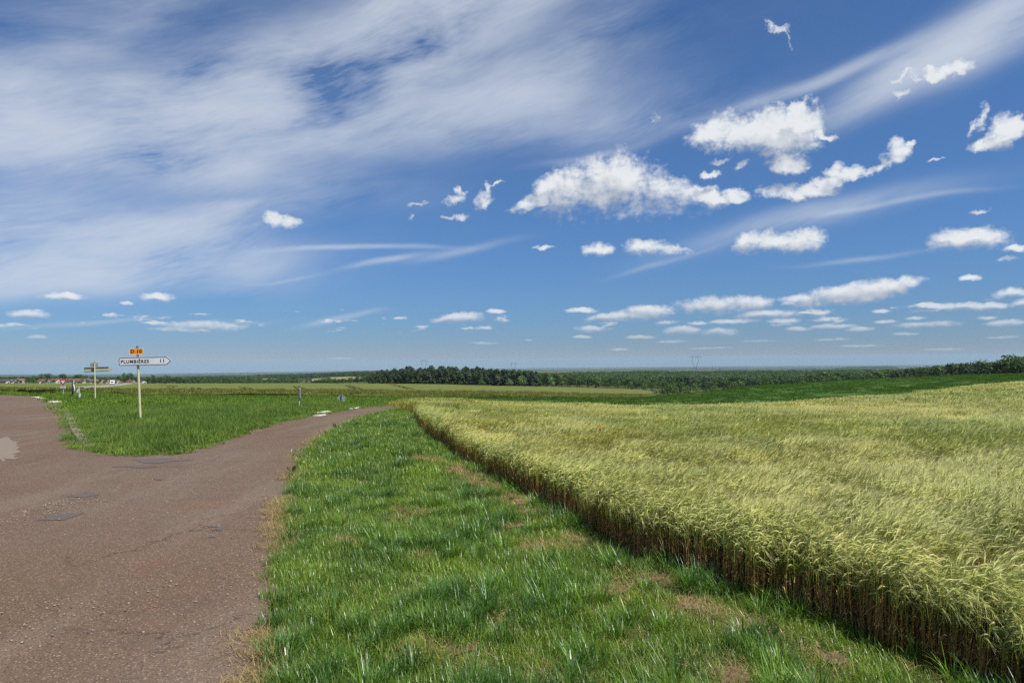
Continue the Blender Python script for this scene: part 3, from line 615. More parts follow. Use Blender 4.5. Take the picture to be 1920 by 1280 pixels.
verge=list(R_EDGE[:-5])+[np.array([-7.4,60.]),np.array([-6.,64.])]+list(reversed(BAR_EDGE))
verge=np.array(verge)
# where the mown verge is dry or bare: spots as (sight line, radius in m)
DRY=[(820,862,.55),(860,885,.5),(905,905,.5),(950,925,.4),(1010,1030,.35),(1150,1110,.30),(1190,1040,.28),(790,1215,.20),(860,1225,.18),(1370,1272,.30),(640,1020,.16),(760,1120,.14),(1300,1140,.2),(1440,1160,.2),(1560,1235,.2),(1210,1085,.25),(930,1180,.12),(985,940,.3),(1090,1010,.28),(690,905,.25),(800,960,.25),(960,985,.22)]
DRYP=[(P(u,v),r*(1.05 if v>1000 else 1.15)) for u,v,r in DRY]
track=PL((780,850),(830,868),(880,890),(940,922),(1000,958),(1080,1012),(1160,1062),(1230,1100),(1330,1160),(1430,1200),(1520,1250))
def dryness(p):
    d=np.zeros(len(p))
    for c,r in DRYP: d=np.maximum(d,smoothstep(1.25,.35,np.hypot(*(p-c).T)/r))
    w=seg_dist(p,track); d=np.maximum(d,.75*smoothstep(.42,.08,w)*smoothstep(.42,.66,vnoise(p[:,0],p[:,1],1.2,7)))
    d=np.maximum(d,.96*smoothstep(.50,.22,seg_dist(p,PL((778,856),(835,868),(905,896),(985,942),(1025,968)))))
    d=np.maximum(d,.55*smoothstep(.74,.88,vnoise(p[:,0],p[:,1],1.6,12)))
    return d
M_DIRT=mat('dry_earth_and_thatch',lambda b:bsdf(b,b.mix(b.rng(b.noise(wpos(b),11.,6,.7),.3,.7),rgb(.085,.052,.030),rgb(.19,.135,.075)),.95,.1,bump(b,b.noise(wpos(b),45.,4,.7),.8,.02)))
def verge_z(x,y): return .022+(vnoise(x,y,.8,1)-.5)*.06*smoothstep(60,25,np.hypot(x,y))
tl=np.array(PL((778,856),(805,861),(835,868),(870,881),(905,896),(945,916),(985,942),(1025,968))); tn=np.gradient(tl,axis=0); tn=np.column_stack([-tn[:,1],tn[:,0]])/np.hypot(*tn.T)[:,None]; tw=np.array([.05,.22,.34,.30,.26,.20,.18,.05])[:,None]
sheet('bare_soil',list(tl+tn*tw)+list((tl-tn*tw)[::-1]),verge_z,M_DIRT,.012,rag=.14)
for i,(c,r) in enumerate([t for t in DRYP[4:] if t[1]>.17]):
    t=np.linspace(0,6.283,14,endpoint=False); r2=np.random.default_rng(i); sheet('bare_soil',[c+np.array([math.cos(a),math.sin(a)])*r*.62*r2.uniform(.6,1.1) for a in t],verge_z,M_DIRT,.02,rag=.10)
TRK=tl
def lush(p): return vnoise(p[:,0],p[:,1],1.9,21)*.5+vnoise(p[:,0],p[:,1],4.3,22)*.5
p=rnd(verge,86,2.5,13.5); q_=dryness(p); p=p[RNG.random(len(p))>q_*.86]; lu=lush(p); tall=RNG.random(len(p))<smoothstep(.52,.74,lu)*.7
put('grass',p,near,(.75,1.25),pick=np.where(tall,RNG.integers(4,7,len(p)),RNG.integers(0,4,len(p))),kz=.65+.65*lu)
longp=[grass_patch('g',.13,46,(.17,.36),.0095,GB+GR[:2],M_GRASS,4,tuft=.6,lean=(.05,.6),curl=(.3,1.5),seed=25+i) for i in range(3)]
p=rnd(verge,14,2.5,10.5); p=p[vnoise(p[:,0],p[:,1],1.1,61)*.6+vnoise(p[:,0],p[:,1],3.1,62)*.4>.54]; p=p[dryness(p)<.3]; put('grass',p,longp,(.7,1.15),kz=RNG.uniform(.7,1.15,len(p)))
p=along(BAR_EDGE,500,-.35,.12,26); p=p[vnoise(p[:,0],p[:,1],1.3,63)>.45]; put('grass',p,longp,(.7,1.1),kz=RNG.uniform(.6,1.2,len(p)))
p=rnd(verge,26,13.5,34); p=p[seg_dist(p,R_EDGE)>.16]; q_=dryness(p); p=p[RNG.random(len(p))>q_*.97]; lu=lush(p); tall=RNG.random(len(p))<smoothstep(.52,.75,lu)*.6
put('grass',p,mid,(.8,1.3),pick=np.where(tall,RNG.integers(3,5,len(p)),RNG.integers(0,3,len(p))),kz=.75+.5*lu)
p=rnd(verge,9,34,80); p=p[seg_dist(p,R_EDGE)>.55]; put('grass',p,farp,(.55,.85),kz=.55)
p=rnd(verge,150,2.5,26); q_=dryness(p); p=p[RNG.random(len(p))<q_*.85+.012]; put('dead_grass',p,strawp,(.8,1.5))
long_straw=[grass_patch('s',.15,46,(.08,.24),.0042,ST,M_STRAW,3,seed=170+i,lean=(.6,1.5),curl=(.0,.6)) for i in range(3)]
# dead straw along the road edges
p=along(R_EDGE[2:14],1300,-.20,.10,30); p=p[vnoise(p[:,0],p[:,1],1.1,31)>.40]; put('dead_grass',p,strawp+long_straw,(.5,1.2),dz=.01)
p=along(L_EDGE[8:22],500,-.12,.25,45); put('dead_grass',p,strawp,(.6,1.3),dz=.02)
# the grass island between the two roads, long soft grass
island=np.array(L_EDGE[3:]+FAR_EDGE[:2]+F_NEAR[4:12])


isl_n=[grass_patch('g',.40,170,(.16,.38),.014,[(.080,.195,.022),(.102,.215,.028),(.090,.175,.040),(.140,.225,.036),(.19,.21,.07)],M_ISL,3,seed=80+i,lean=(.05,.5),curl=(.2,1.1)) for i in range(4)]
p=rnd(island,14,10,42); ed=seg_dist(p,L_EDGE); put('grass',p,isl_n,(.8,1.2),kz=.35+.75*smoothstep(.1,1.6,ed)*(.6+.7*lush(p)))
p=rnd(island,3.2,42,90); ed=seg_dist(p,L_EDGE); put('grass',p,farp,(.9,1.3),kz=(.35+.5*smoothstep(.1,2,ed))*(.8+.5*lush(p)))
# weedy strip in front of the unripe barley
p=along(F_NEAR[4:-4],2600,-1.6,3.2,140); put('grass',p,farp,(.9,1.3),kz=RNG.uniform(.9,2.6,len(p)))
p=along(F_NEAR[:6],700,-1.,3.,140); put('grass',p,farp,(.9,1.3),kz=RNG.uniform(.8,1.5,len(p)))
# --- barley
M_BAR=leafy('barley_plants',.32,.55,.3,(.10,(.88,.96,.86),(1.12,1.06,1.02)),.18)
def barley(name,R,n,lod,seed,hh=(.43,.55),tt=(.3,1.35)):
    r=random.Random(seed); V=[];F=[];C=[]
    for i in range(n):
        x,y=r.uniform(-R,R),r.uniform(-R,R); H=r.uniform(*hh); wa=r.gauss(-.15,.55); w=[.0042,.008,.022][lod]
        green=r.random(); top=np.array([.37,.42,.11])*(1-green)+np.array([.52,.51,.22])*green; stem=np.array([.36,.195,.070])*r.uniform(.7,1.3)
        z0=0 if lod==0 else (.16 if lod==1 else .3)
        b=len(V); ang=r.random()*3.14; px,py=math.cos(ang)*w/2,math.sin(ang)*w/2; zs=[z0,z0+(H-z0)*.55,H] if lod==0 else [z0,H]; lx,ly=math.cos(wa)*.05*r.random(),math.sin(wa)*.05
        for k,zz in enumerate(zs):
            f=zz/H; c=stem*(1-f**5)+np.array([.30,.33,.07])*f**5
            for s in (-1,1): V.append((x+px*s+lx*f*f,y+py*s+ly*f*f,zz)); C.append(c)
        for k in range(len(zs)-1): a=b+2*k; F.append((a,a+1,a+3,a+2))
        # nodding ear: three rings, then a brush of awns in the same direction
        e=np.array([x+lx,y+ly,H]); t=r.uniform(*tt); d0=np.array([math.cos(wa)*math.sin(t*.5),math.sin(wa)*math.sin(t*.5),math.cos(t*.5)]); d1=np.array([math.cos(wa)*math.sin(t),math.sin(wa)*math.sin(t),math.cos(t)]); t2=t+.35; d2=np.array([math.cos(wa)*math.sin(t2),math.sin(wa)*math.sin(t2),math.cos(t2)])
        s1=np.cross(d1,(0,0,1.)); s1/=np.linalg.norm(s1)+1e-9; s2=np.cross(d1,s1); EL=r.uniform(.07,.10); ew=[.0062,.0105,.024][lod]
        p0=e+d0*.03; p1=p0+d1*EL*.5; p2=p1+d2*EL*.5
        b=len(V)
        if lod==0:
            V.append(e); C.append(top*.8); V.append(p0); C.append(top)
            for s in (s1,s2,-s1,-s2): V.append(p0*.4+p1*.6+s*ew); C.append(top)
            V.append(p2); C.append(top*1.1)
            F.append((b,b+1,b+2)); 
            for k in range(4): F.append((b+1,b+2+k,b+2+(k+1)%4)); F.append((b+6,b+2+(k+1)%4,b+2+k))
        else:
            for s in (s1,s2):
                q0=len(V); V.extend([e,p0*.4+p1*.6+s*ew,p2,p0*.4+p1*.6-s*ew]); C.extend([top*.9,top,top*1.1,top]); F.append((q0,q0+1,q0+2,q0+3))
        aw=np.array([.70,.64,.38])*r.uniform(.75,1.15); na=[6,3,2][lod]
        for k in range(na):
            a=len(V); sp=(s1*r.uniform(-1,1)+s2*r.uniform(-1,1))*.035; bb=p0+(p2-p0)*r.random(); ww=s1*[.0011,.0035,.011][lod]
            V.extend([bb-ww,bb+ww,bb+d2*r.uniform(.08,.13)+sp]); C.extend([top*.9,top*.9,aw]); F.append((a,a+1,a+2))
        if lod<2:
            for k in range([4,1][lod]):
                zl=H*r.uniform(.12,.85); dead=zl<H*.6; c=np.array([.60,.44,.24])*r.uniform(.6,1.2) if dead and r.random()<.7 else (np.array([.17,.09,.035]) if dead else np.array([.13,.20,.035]))
                blade(V,F,C,(x,y,zl),wa+r.gauss(0,1.2),r.uniform(.05,.10) if dead else r.uniform(.09,.15),[.006,.010][lod],r.uniform(.3,.9),r.uniform(.9,2.2),c,2,c*1.1)
    return mesh_of(name,V,F,M_BAR,C)
bp=np.array(barley_poly); bp_in=bp
b0=[barley('b',.25,92,0,100+i) for i in range(5)]; be=[barley('b',.16,44,0,150+i,(.33,.56),(.8,1.9)) for i in range(4)]; b1=[barley('b',.5,230,1,110+i) for i in range(4)]; b2=[barley('b',1.3,330,2,120+i) for i in range(4)]
def in_view(p,m=160): u=960+F*p[:,0]/np.maximum(p[:,1],.1); return (p[:,1]>.5)&(u<1920+m*6)&(u>-m)
def sweep(p,sd): return (vnoise(p[:,0],p[:,1],.45,51)*.6+vnoise(p[:,0],p[:,1],1.3,52)*.4-.5)*1.7,sd
def bheight(p): 
    s=vnoise(p[:,0]*.35,p[:,1]*1.5,.5,41); return .84+.22*s+.13*vnoise(p[:,0],p[:,1],1.1,42)
p=rnd(bp,8.5,2,13.5); p=p[in_view(p)]; p=p[seg_dist(p,BAR_EDGE)>.22]; put('barley',p,b0,(.95,1.1),yaw=sweep(p,.2),tilt=.06,kz=bheight(p)*1.08)
p=along(BAR_EDGE,2600,.05,.40,40); rr_=np.hypot(*p.T); p=p[(rr_>2.5)&(rr_<30)]; put('barley',p,be,(.85,1.1),yaw=sweep(p,.45),tilt=.08,kz=bheight(p)*RNG.uniform(.88,1.1,len(p)))
p=rnd(bp,2.6,13.5,36); p=p[in_view(p)]; p=p[seg_dist(p,BAR_EDGE)>.42]; put('barley',p,b1,(.95,1.1),yaw=sweep(p,.22),tilt=.05,kz=bheight(p)*1.05)
p=rnd(bp,.8,36,130); p=p[in_view(p)]; put('barley',p,b2,(.95,1.15),yaw=sweep(p,.3),tilt=.03,kz=bheight(p)*1.03)
# the green crop on the slope and the near part of the unripe barley get rough tops
M_GREENL=leafy('green_crop_leaves',.3,.75,.12,(.05,(.85,.85,.9),(1.15,1.12,1.)),.2)
gl=[grass_patch('g',1.4,260,(.10,.26),.038,[(.042,.100,.012),(.060,.130,.016),(.032,.078,.010)],M_GREENL,2,seed=130+i,lean=(.2,1.1)) for i in range(3)]
p=rnd(green_poly,.22,50,260); put('green_crop_leaves',p,gl,(.8,1.5),dz=.18)
ol=[grass_patch('g',1.5,190,(.18,.32),.05,[(.095,.115,.022),(.135,.145,.034),(.075,.094,.018),(.21,.20,.07)],M_GREENL,2,seed=140+i,lean=(.1,.9)) for i in range(3)]
p=rnd(olive_poly,.16,50,210); put('unripe_barley',p,ol,(.8,1.4),dz=.42)
# loose stones on the junction
M_STONE=mat('loose_chippings',lambda b:bsdf(b,b.mix(b.new('ShaderNodeObjectInfo').outputs['Random'],rgb(.11,.075,.055),rgb(.33,.28,.235)),.85,.2))
def pebble(seed):
    bm=bmesh.new(); bmesh.ops.create_icosphere(bm,subdivisions=1,radius=.011); r=random.Random(seed)
    for v in bm.verts: v.co*=r.uniform(.7,1.2); v.co.z*=.6
    me=bpy.data.meshes.new('pebble'); bm.to_mesh(me); bm.free(); me.materials.append(M_STONE); return me
pb=[pebble(i) for i in range(3)]
pp=[]
for u,v,ru,rv,n in [(60,960,90,40,900),(120,920,90,35,700),(200,905,70,25,400),(150,860,60,30,300),(60,1150,260,120,500),(330,880,160,20,260),(250,1000,250,120,500)]:
    c=P(u,v); s=abs(P(u+ru,v)[0]-c[0]); t=abs(P(u,v-rv)[1]-c[1]); pp.append(c+RNG.normal(0,.5,(n,2))*[s,t])
pp.append(along(R_EDGE[2:12],700,-.5,.05,30)); pp.append(along(L_EDGE[10:24],600,-.5,.1,45))
pp=np.vstack(pp); pp=pp[inside(pp,road_poly)]; put('gravel',pp,pb,(.3,1.1),dz=.02)
# ---------------------------------------------------------------- trees
M_PINE=leafy('pine_needles',.12,.65,.25,None,.28)
M_LEAF=leafy('tree_leaves',.25,.55,.3,None,.30)
M_BARK=mat('bark',lambda b:bsdf(b,b.mix(b.noise(opos(b),30.,4,.6),rgb(.05,.036,.025),rgb(.13,.10,.075)),.9,.1))
def clump(V,F,C,p,n,s,c,r):
    n=Vector(n).normalized(); u=n.orthogonal().normalized(); u.rotate(Matrix.Rotation(r.random()*6.28,3,n)); w=n.cross(u); k=len(V)
    m=r.choice((4,5)); 
    for i in range(m):
        t=6.283*i/m; q_=s*r.uniform(.6,1.15); V.append(tuple(Vector(p)+u*(q_*math.cos(t))+w*(q_*math.sin(t))+n*r.uniform(-.25,.25)*s)); C.append(c)
    F.append(tuple(range(k,k+m)))
def pine_crown(seed,n=330,base=.06,wide=.24,cols=((.024,.046,.015),(.032,.058,.018),(.019,.037,.013),(.038,.056,.020))):
    r=random.Random(seed); V=[];F=[];C=[]; lean=[r.uniform(-.04,.04) for _ in range(2)]; ph=[r.random()*6.28 for _ in range(3)]
    top=r.uniform(.55,1.)
    for i in range(n):
        h=base+(1-base)*r.random()**.85; f=(h-base)/(1-base); prof=(min(1,f*5+.35))*(1-f)**(.55*top)*(1+.0*f); a=r.random()*6.283
        R=wide*prof*(1+.28*math.sin(3*a+ph[0]+h*9)+.18*math.sin(11*h+ph[1]))*(.45+.55*r.random()**.5); p=(R*math.cos(a)+lean[0]*h,R*math.sin(a)+lean[1]*h,h+r.uniform(-.01,.01))
        c=r.choice(cols); k=r.uniform(.8,1.25); clump(V,F,C,p,(math.cos(a)*.7,math.sin(a)*.7,r.uniform(.2,1.)),r.uniform(.030,.055)*(1.15-.4*f),[x*k for x in c],r)
    return mesh_of('crown',V,F,M_PINE,C)
def leaf_crown(seed,n=340,base=.12,wide=.40,cols=((.046,.092,.018),(.058,.108,.022),(.036,.074,.016),(.072,.122,.028)),lob=9,sz=.042):
    r=random.Random(seed); V=[];F=[];C=[]; L=[]
    for i in range(lob):
        a=r.random()*6.283; q_=wide*.62*math.sqrt(r.random()); h=base+.18+(.70-base)*r.random(); L.append((q_*math.cos(a),q_*math.sin(a),h,r.uniform(.13,.24)*wide/.4,r.choice(cols)))
    L.append((0,0,.78,.2*wide/.4,r.choice(cols)))
    for i in range(n):
        x,y,h,R,c=r.choice(L); d=Vector((r.gauss(0,1),r.gauss(0,1),r.gauss(0,1)+.15)).normalized(); q_=R*r.uniform(.62,1.05); p=Vector((x,y,h))+d*q_; p.z=max(p.z,base*.6); k=r.uniform(.8,1.25)
        dd=d+Vector((r.gauss(0,.35),r.gauss(0,.35),r.gauss(0,.35))); clump(V,F,C,p,dd,r.uniform(.6,1.2)*sz,[t*k for t in c],r)
    return mesh_of('crown',V,F,M_LEAF,C)
def trunk(seed,h,r0,limbs):
    r=random.Random(seed); m=MB(); m.bar((0,0,-.03),(r.uniform(-.01,.01),0,h*.55),r0,6,r0*.7,False); m.bar((0,0,h*.55),(r.uniform(-.02,.02),r.uniform(-.02,.02),h),r0*.7,5,r0*.2,False)
    for i in range(limbs): 
        a=r.random()*6.28; z=h*r.uniform(.4,.75); m.bar((0,0,z),(math.cos(a)*.16,math.sin(a)*.16,z+.17),r0*.4,4,r0*.12,False)
    return m.mesh('trunk',M_BARK)
LIGHT=((.12,.20,.055),(.14,.225,.065),(.10,.17,.048)); DULL=((.036,.062,.016),(.044,.064,.018),(.032,.056,.015))
KINDS={'pine':[(pine_crown(i,wide=.17+.02*(i%3)),trunk(i,.9,.012,4)) for i in range(5)],
 'oak':[(leaf_crown(20+i),trunk(20+i,.72,.02,5)) for i in range(5)],
 'light':[(leaf_crown(30+i,cols=LIGHT,wide=.46),trunk(30+i,.7,.02,4)) for i in range(2)],
 'bush':[(leaf_crown(40+i,n=230,base=.0,wide=.62,lob=7,sz=.065),trunk(40+i,.55,.022,5)) for i in range(4)],
 'dull':[(leaf_crown(50+i,cols=DULL,n=300),trunk(50+i,.72,.02,5)) for i in range(3)]}
NAMES={'pine':'pine_tree','oak':'broadleaf_tree','light':'broadleaf_tree','bush':'bush','dull':'broadleaf_tree'}
TP={}
def tree(kind,xy,h,label,group,wide=1.,sink=0.):
    k=random.randrange(len(KINDS[kind])); xy=np.asarray(xy); z=float(Z(*xy))-sink; cat='bush' if kind=='bush' else 'tree'
    key=(kind,k)
    s=(h*wide*random.uniform(.9,1.15),h*wide*random.uniform(.9,1.15),h)
    if key not in TP:
        o=thing(NAMES[kind],label,cat,(xy[0],xy[1],z),random.random()*6.28,group); link('trunk',KINDS[kind][k][1],o); link('crown',KINDS[kind][k][0],o); TP[key]=o; o.scale=s
    else:
        o=clone(TP[key],(xy[0],xy[1],z),random.random()*6.28,s,label); o['group']=group
        o.name=NAMES[kind]
    return o
def rows(kind,u0,u1,dfun,gap,nrow,rowgap,hfun,label,group,jit=.35,wide=1.,label_back=None):
    for k in range(nrow):
        d=dfun(.5*(u0+u1))+k*rowgap; step=gap*F/d; u=u0+random.random()*step
        while u<u1:
            dd=dfun(u)+k*rowgap+random.uniform(-1,1)*rowgap*jit; kd=kind if isinstance(kind,str) else random.choice(kind)
            zone=('left part of the row','middle of the row','right part of the row')[min(2,int(3*(u-u0)/(u1-u0)))]; tree(kd,UD((u,dd))[0],hfun(u)*random.uniform(.88,1.08),(label+', '+zone) if len((label+zone).split())<16 else label,group,wide); u+=step*random.uniform(.65,1.4)
I=lambda *xy:(lambda u:float(np.interp(u,[a for a,_ in xy],[b for _,b in xy])))
# the dark conifer wood
rows(('pine','pine','pine','dull'),690,1010,I((690,552),(1010,556)),5.6,3,7,I((690,8.5),(730,10.5),(775,13.),(940,13.2),(1010,11.2)),'dark pine standing along the front edge of the conifer wood','pines of the dark wood',wide=1.55)
rows('pine',700,1015,I((700,575),(1015,579)),8.0,4,13,I((700,10),(775,14.5),(900,15.),(1015,11.5)),'dark pine standing in the conifer wood behind its front rows','pines of the dark wood',wide=1.55)
# broadleaved wood, front rows, and mixed trees
rows(('oak','oak','oak','dull'),1005,1240,I((1005,562),(1240,600)),8.2,3,12,I((1005,11.5),(1100,10.),(1240,9.)),'green broadleaved tree at the foot of the wide wood','trees at the front of the wide wood',wide=1.5)
rows(('oak','oak','dull'),1180,1500,I((1180,520),(1500,470)),9.5,2,16,I((1180,6.),(1500,9)),'green broadleaved tree just behind the crest of the green slope','trees behind the green slope',wide=1.5)
for u,d,h in ((903,547,5.5),(978,546,8.2),(1035,550,7.6),(955,549,6.)): tree('light',UD((u,d))[0],h,{903:'small pale green tree at the foot of the middle of the dark pine wood',978:'big pale green round tree in front of the dark pines at their right end',1035:'pale green round tree right of the biggest one at the foot of the wood',955:'low pale green tree close beside the big round one before the pines'}[u],'pale trees at the foot of the wood',1.25)
# bushes where the green slope meets the olive field
for i,(u,d,h) in enumerate([(1229,196,1.6),(1243,205,2.2),(1252,214,3.4),(1262,220,2.9),(1276,226,3.3),(1290,232,2.8),(1302,240,2.6),(1318,246,2.4),(1336,262,3.),(1356,275,2.6),(1240,330,2.5),(1222,345,3.),(1205,420,3.2),(1185,430,2.6),(1262,300,3.2)]):
    tree('bush',UD((u,d))[0],h,'dark bush in the hollow where the green slope meets the olive field','bushes in the hollow',1.2)
# right-hand conifers behind the green crest
rows(('pine','dull','oak'),1572,1965,I((1572,440),(1750,400),(1960,330)),6.5,3,10,I((1572,6.2),(1640,7.6),(1750,9.),(1860,9.5),(1960,11.)),'dark tree rising behind the bright green slope','trees of the wood behind the green slope',wide=1.6)
rows(('dull','oak'),1440,1600,I((1440,470),(1600,450)),7.5,3,12,I((1440,7.5),(1600,7.)),'dull green tree in the strip of wood behind the green slope','trees of the wood behind the green slope',wide=1.2)
# bushes and hedges on the left hills
rows('bush',588,640,I((588,600),(640,605)),3.2,2,5,I((590,3.),(612,5.5),(636,4.)),'dark bush in the clump on the pale slope left of the pines','clump of bushes on the slope')
rows(('oak','dull','oak'),640,696,I((640,640),(696,585)),5.5,3,22,I((640,5.),(696,8.)),'green tree on the slope beside the left end of the pine wood','trees left of the pine wood',wide=1.2)
rows(('bush','oak'),430,585,I((430,760),(585,900)),7.5,2,60,I((430,4.5),(585,5.5)),'hedgerow tree along the far edge of the olive field','far hedgerow trees',wide=1.4)
rows(('oak','bush'),342,440,I((342,740),(440,760)),6,2,40,I((342,5.5),(440,5.)),'dark hedge tree right of the village','hedge trees right of the village',wide=1.4)
# village trees
VT=[(8,760,6),(20,800,6.5),(44,790,6.5),(52,770,6),(60,780,6.5),(66,760,7),(72,745,6.5),(79,790,9),(86,800,9.5),(90,800,9),(104,820,7),(115,830,9.5),(120,830,9),(143,830,9),(150,840,9.5),(160,850,8),(172,840,8.5),(178,850,8),(192,860,6.5),(222,790,8),(228,770,6.5),(234,760,10),(241,755,10.5),(247,760,8.5),(255,770,6.5),(262,760,7),(270,770,6),(278,760,7),(284,770,8.5),(292,760,6.5),(300,770,7),(308,765,7.5),(316,770,8),(324,760,6.5),(332,770,7.5),(338,750,6.5),(33,725,3.5),(50,715,4),(64,705,4.5),(88,715,4),(100,710,3.5),(117,715,4),(124,720,4.5),(134,715,4),(154,715,4.5),(163,715,4),(177,720,4.5),(188,715,4.5),(199,720,4),(210,715,5)]
for i,(u,d,h) in enumerate(VT): tree('oak' if i%3 else 'dull',UD((u,d))[0],h*1.15,'dark round tree among the village houses' if u<250 else 'dark tree in the belt between the village and the hedges','village trees',1.35)
rows('bush',-10,335,I((-10,690),(335,700)),9.5,1,0,I((-10,2.),(335,2.6)),'low garden bush along the village edge of the field','village hedge bushes',wide=1.7)
# the far woods read as one mass
allk=[KINDS['oak'][i][0] for i in range(5)]+[KINDS['dull'][i][0] for i in range(3)]+[KINDS['pine'][i][0] for i in range(3)]
def forest(ud,n,h,pine=.15,wide=1.3,dens_u=None):
    u0,u1=ud[0]; poly=np.array(UD(*ud[1])); p=rnd(poly,n/area(poly),10,9e4); k=len(p); idx=np.where(RNG.random(k)<pine,RNG.integers(8,11,k),RNG.integers(0,8,k)); s=RNG.uniform(*h,k)
    o=scatter('forest',np.column_stack([p,Z(p[:,0],p[:,1])-s*.05]),np.column_stack([np.zeros(k),np.zeros(k),RNG.uniform(0,6.28,k)]),np.column_stack([s*wide,s*wide,s]),idx,allk); return o
forest(((0,0),[(740,640),(1010,640),(1240,640),(1500,500),(1620,490),(1960,420),(2100,420),(2100,1350),(1700,1500),(1440,1650),(1200,1650),(960,1500),(800,1000)]),12000,(9.,13.),.04,1.7)
forest(((0,0),[(1640,520),(1980,430),(2100,700),(1980,1000),(1700,900)]),1600,(9,12),.7,1.0)
forest(((0,0),[(560,1750),(620,1650),(660,1400),(697,1300),(700,760),(800,800),(800,2300),(620,2600),(480,2500),(480,2250)]),3600,(8,12),.3,1.6)
forest(((0,0),[(345,1600),(470,1500),(560,1500),(560,2100),(350,2400)]),900,(7,10),.2,2.0)
forest(((0,0),[(255,850),(350,820),(480,880),(560,950),(560,1050),(400,1050),(255,1000)]),520,(5,8),.2,1.7)
forest(((0,0),[(-60,900),(120,930),(240,900),(240,1000),(-60,1000)]),260,(6,8.5),.2,1.7)
# low wooded hills far off
M_FARWOOD=mat('far_wood',lambda b:bsdf(b,b.mix(b.noise(wpos(b),.02,6,.7),rgb(.012,.022,.010),rgb(.045,.07,.026)),.95,.05,bump(b,b.noise(wpos(b),.03,5,.7),1.,8.)))
def hill(u0,u1,d,depth,h,prof):
    vv=[];ff=[]; nu,nd=60,10
    for i in range(nu+1):
        u=u0+(u1-u0)*i/nu; t=i/nu
        for j in range(nd+1):
            dd=d+depth*j/nd; x,y=UD((u,dd))[0]; s=math.sin(math.pi*j/nd)**.6; z=float(Z(x,y))-8+h*s*np.interp(t,[a for a,_ in prof],[b for _,b in prof])*(1+.10*(vnoise(x,y,.006,9)-.5)); vv.append((x,y,z))
            if i and j: a=(nd+1)*i+j; ff.append((a,a-1,a-nd-2,a-nd-1))
    o=link('hill',mesh_of('hill',vv,ff,M_FARWOOD,smooth=True)); o['kind']='structure'
hill(1552,1690,5200,900,34,[(0,0),(.12,.55),(.3,.85),(.8,1.),(.93,.8),(1,0)])
hill(1505,1534,5600,400,20,[(0,0),(.15,.9),(.85,1),(1,0)])
hill(1700,1990,4600,900,36,[(0,0),(.2,.45),(.45,.8),(1,1.)])
hill(1560,1800,4300,250,14,[(0,0),(.1,.8),(.4,.5),(.7,.9),(1,0)])
hill(-40,330,3600,700,14,[(0,.9),(.6,1),(1,0)])
hill(330,560,3000,500,12,[(0,0),(.2,.8),(.8,1),(1,.3)])
# ---------------------------------------------------------------- village
M_ROOF=[mat(f'roof_tiles',lambda b,c=c:bsdf(b,b.mix(b.noise(opos(b),3.,5,.7),rgb(*c),rgb(*[x*.6 for x in c])),.85,.15)) for c in ((.19,.085,.060),(.15,.080,.062),(.080,.072,.072),(.24,.135,.105))]
M_WALL=[mat(f'house_render',lambda b,c=c:bsdf(b,b.mix(b.rng(b.noise(opos(b),1.2,4,.6),.4,.8),rgb(*c),rgb(*[x*.75 for x in c])),.9,.15)) for c in ((.50,.46,.39),(.42,.32,.25),(.30,.27,.25),(.62,.60,.57))]
M_PANE=mat('dark_window',lambda b:bsdf(b,rgb(.03,.035,.04),.15,.5))
def house(u,d,w,l,hw,hr,rot,roof,wall,label,chim=True):
    x,y=UD((u,d))[0]; o=thing('village_house',label,'house',(x,y,float(Z(x,y))-.1),math.radians(rot),'houses of the far village'); o.scale=(1,1,.82)
    m=MB(); k=[(-w/2,0),(w/2,0),(w/2,hw),(0,hw+hr),(-w/2,hw)]; m.plate(k,-l/2,l/2); m.put('wall',M_WALL[wall],o)
    r_=MB(); t=.22
    for s in (-1,1):
        a=Vector((0,0,hw+hr+.12)); b=Vector((s*(w/2+.35),0,hw-.35*hr/(w/2)+.12)); n=len(r_.v)
        for yy in (-l/2-.3,l/2+.3):
            for p_ in (a,b): r_.v.append((p_.x,yy,p_.z)); r_.v.append((p_.x,yy,p_.z+t))
        r_.f+=[(n+1,n+3,n+7,n+5),(n,n+4,n+6,n+2),(n,n+2,n+3,n+1),(n+4,n+5,n+7,n+6),(n+2,n+6,n+7,n+3),(n,n+1,n+5,n+4)]
    ro=r_.put('roof',M_ROOF[roof],o)
    if chim: MB().box((w*.16,l*.3,hw+hr*.95),(.6,.8,1.3)).put('chimney',M_WALL[1],ro)
    for sx,yy in ((-1,-l*.25),(-1,l*.25),(1,-l*.25),(1,l*.25)): MB().box((sx*(w/2+.02),yy,hw*.58),(.10,1.1,1.3)).put('window',M_PANE,o)
    MB().box((0,-l/2-.02,hw*.6),(1.1,.10,1.4)).put('window',M_PANE,o); MB().box((w*.28,-l/2-.02,1.05),(1.,.10,2.1)).put('door',M_PANE,o)
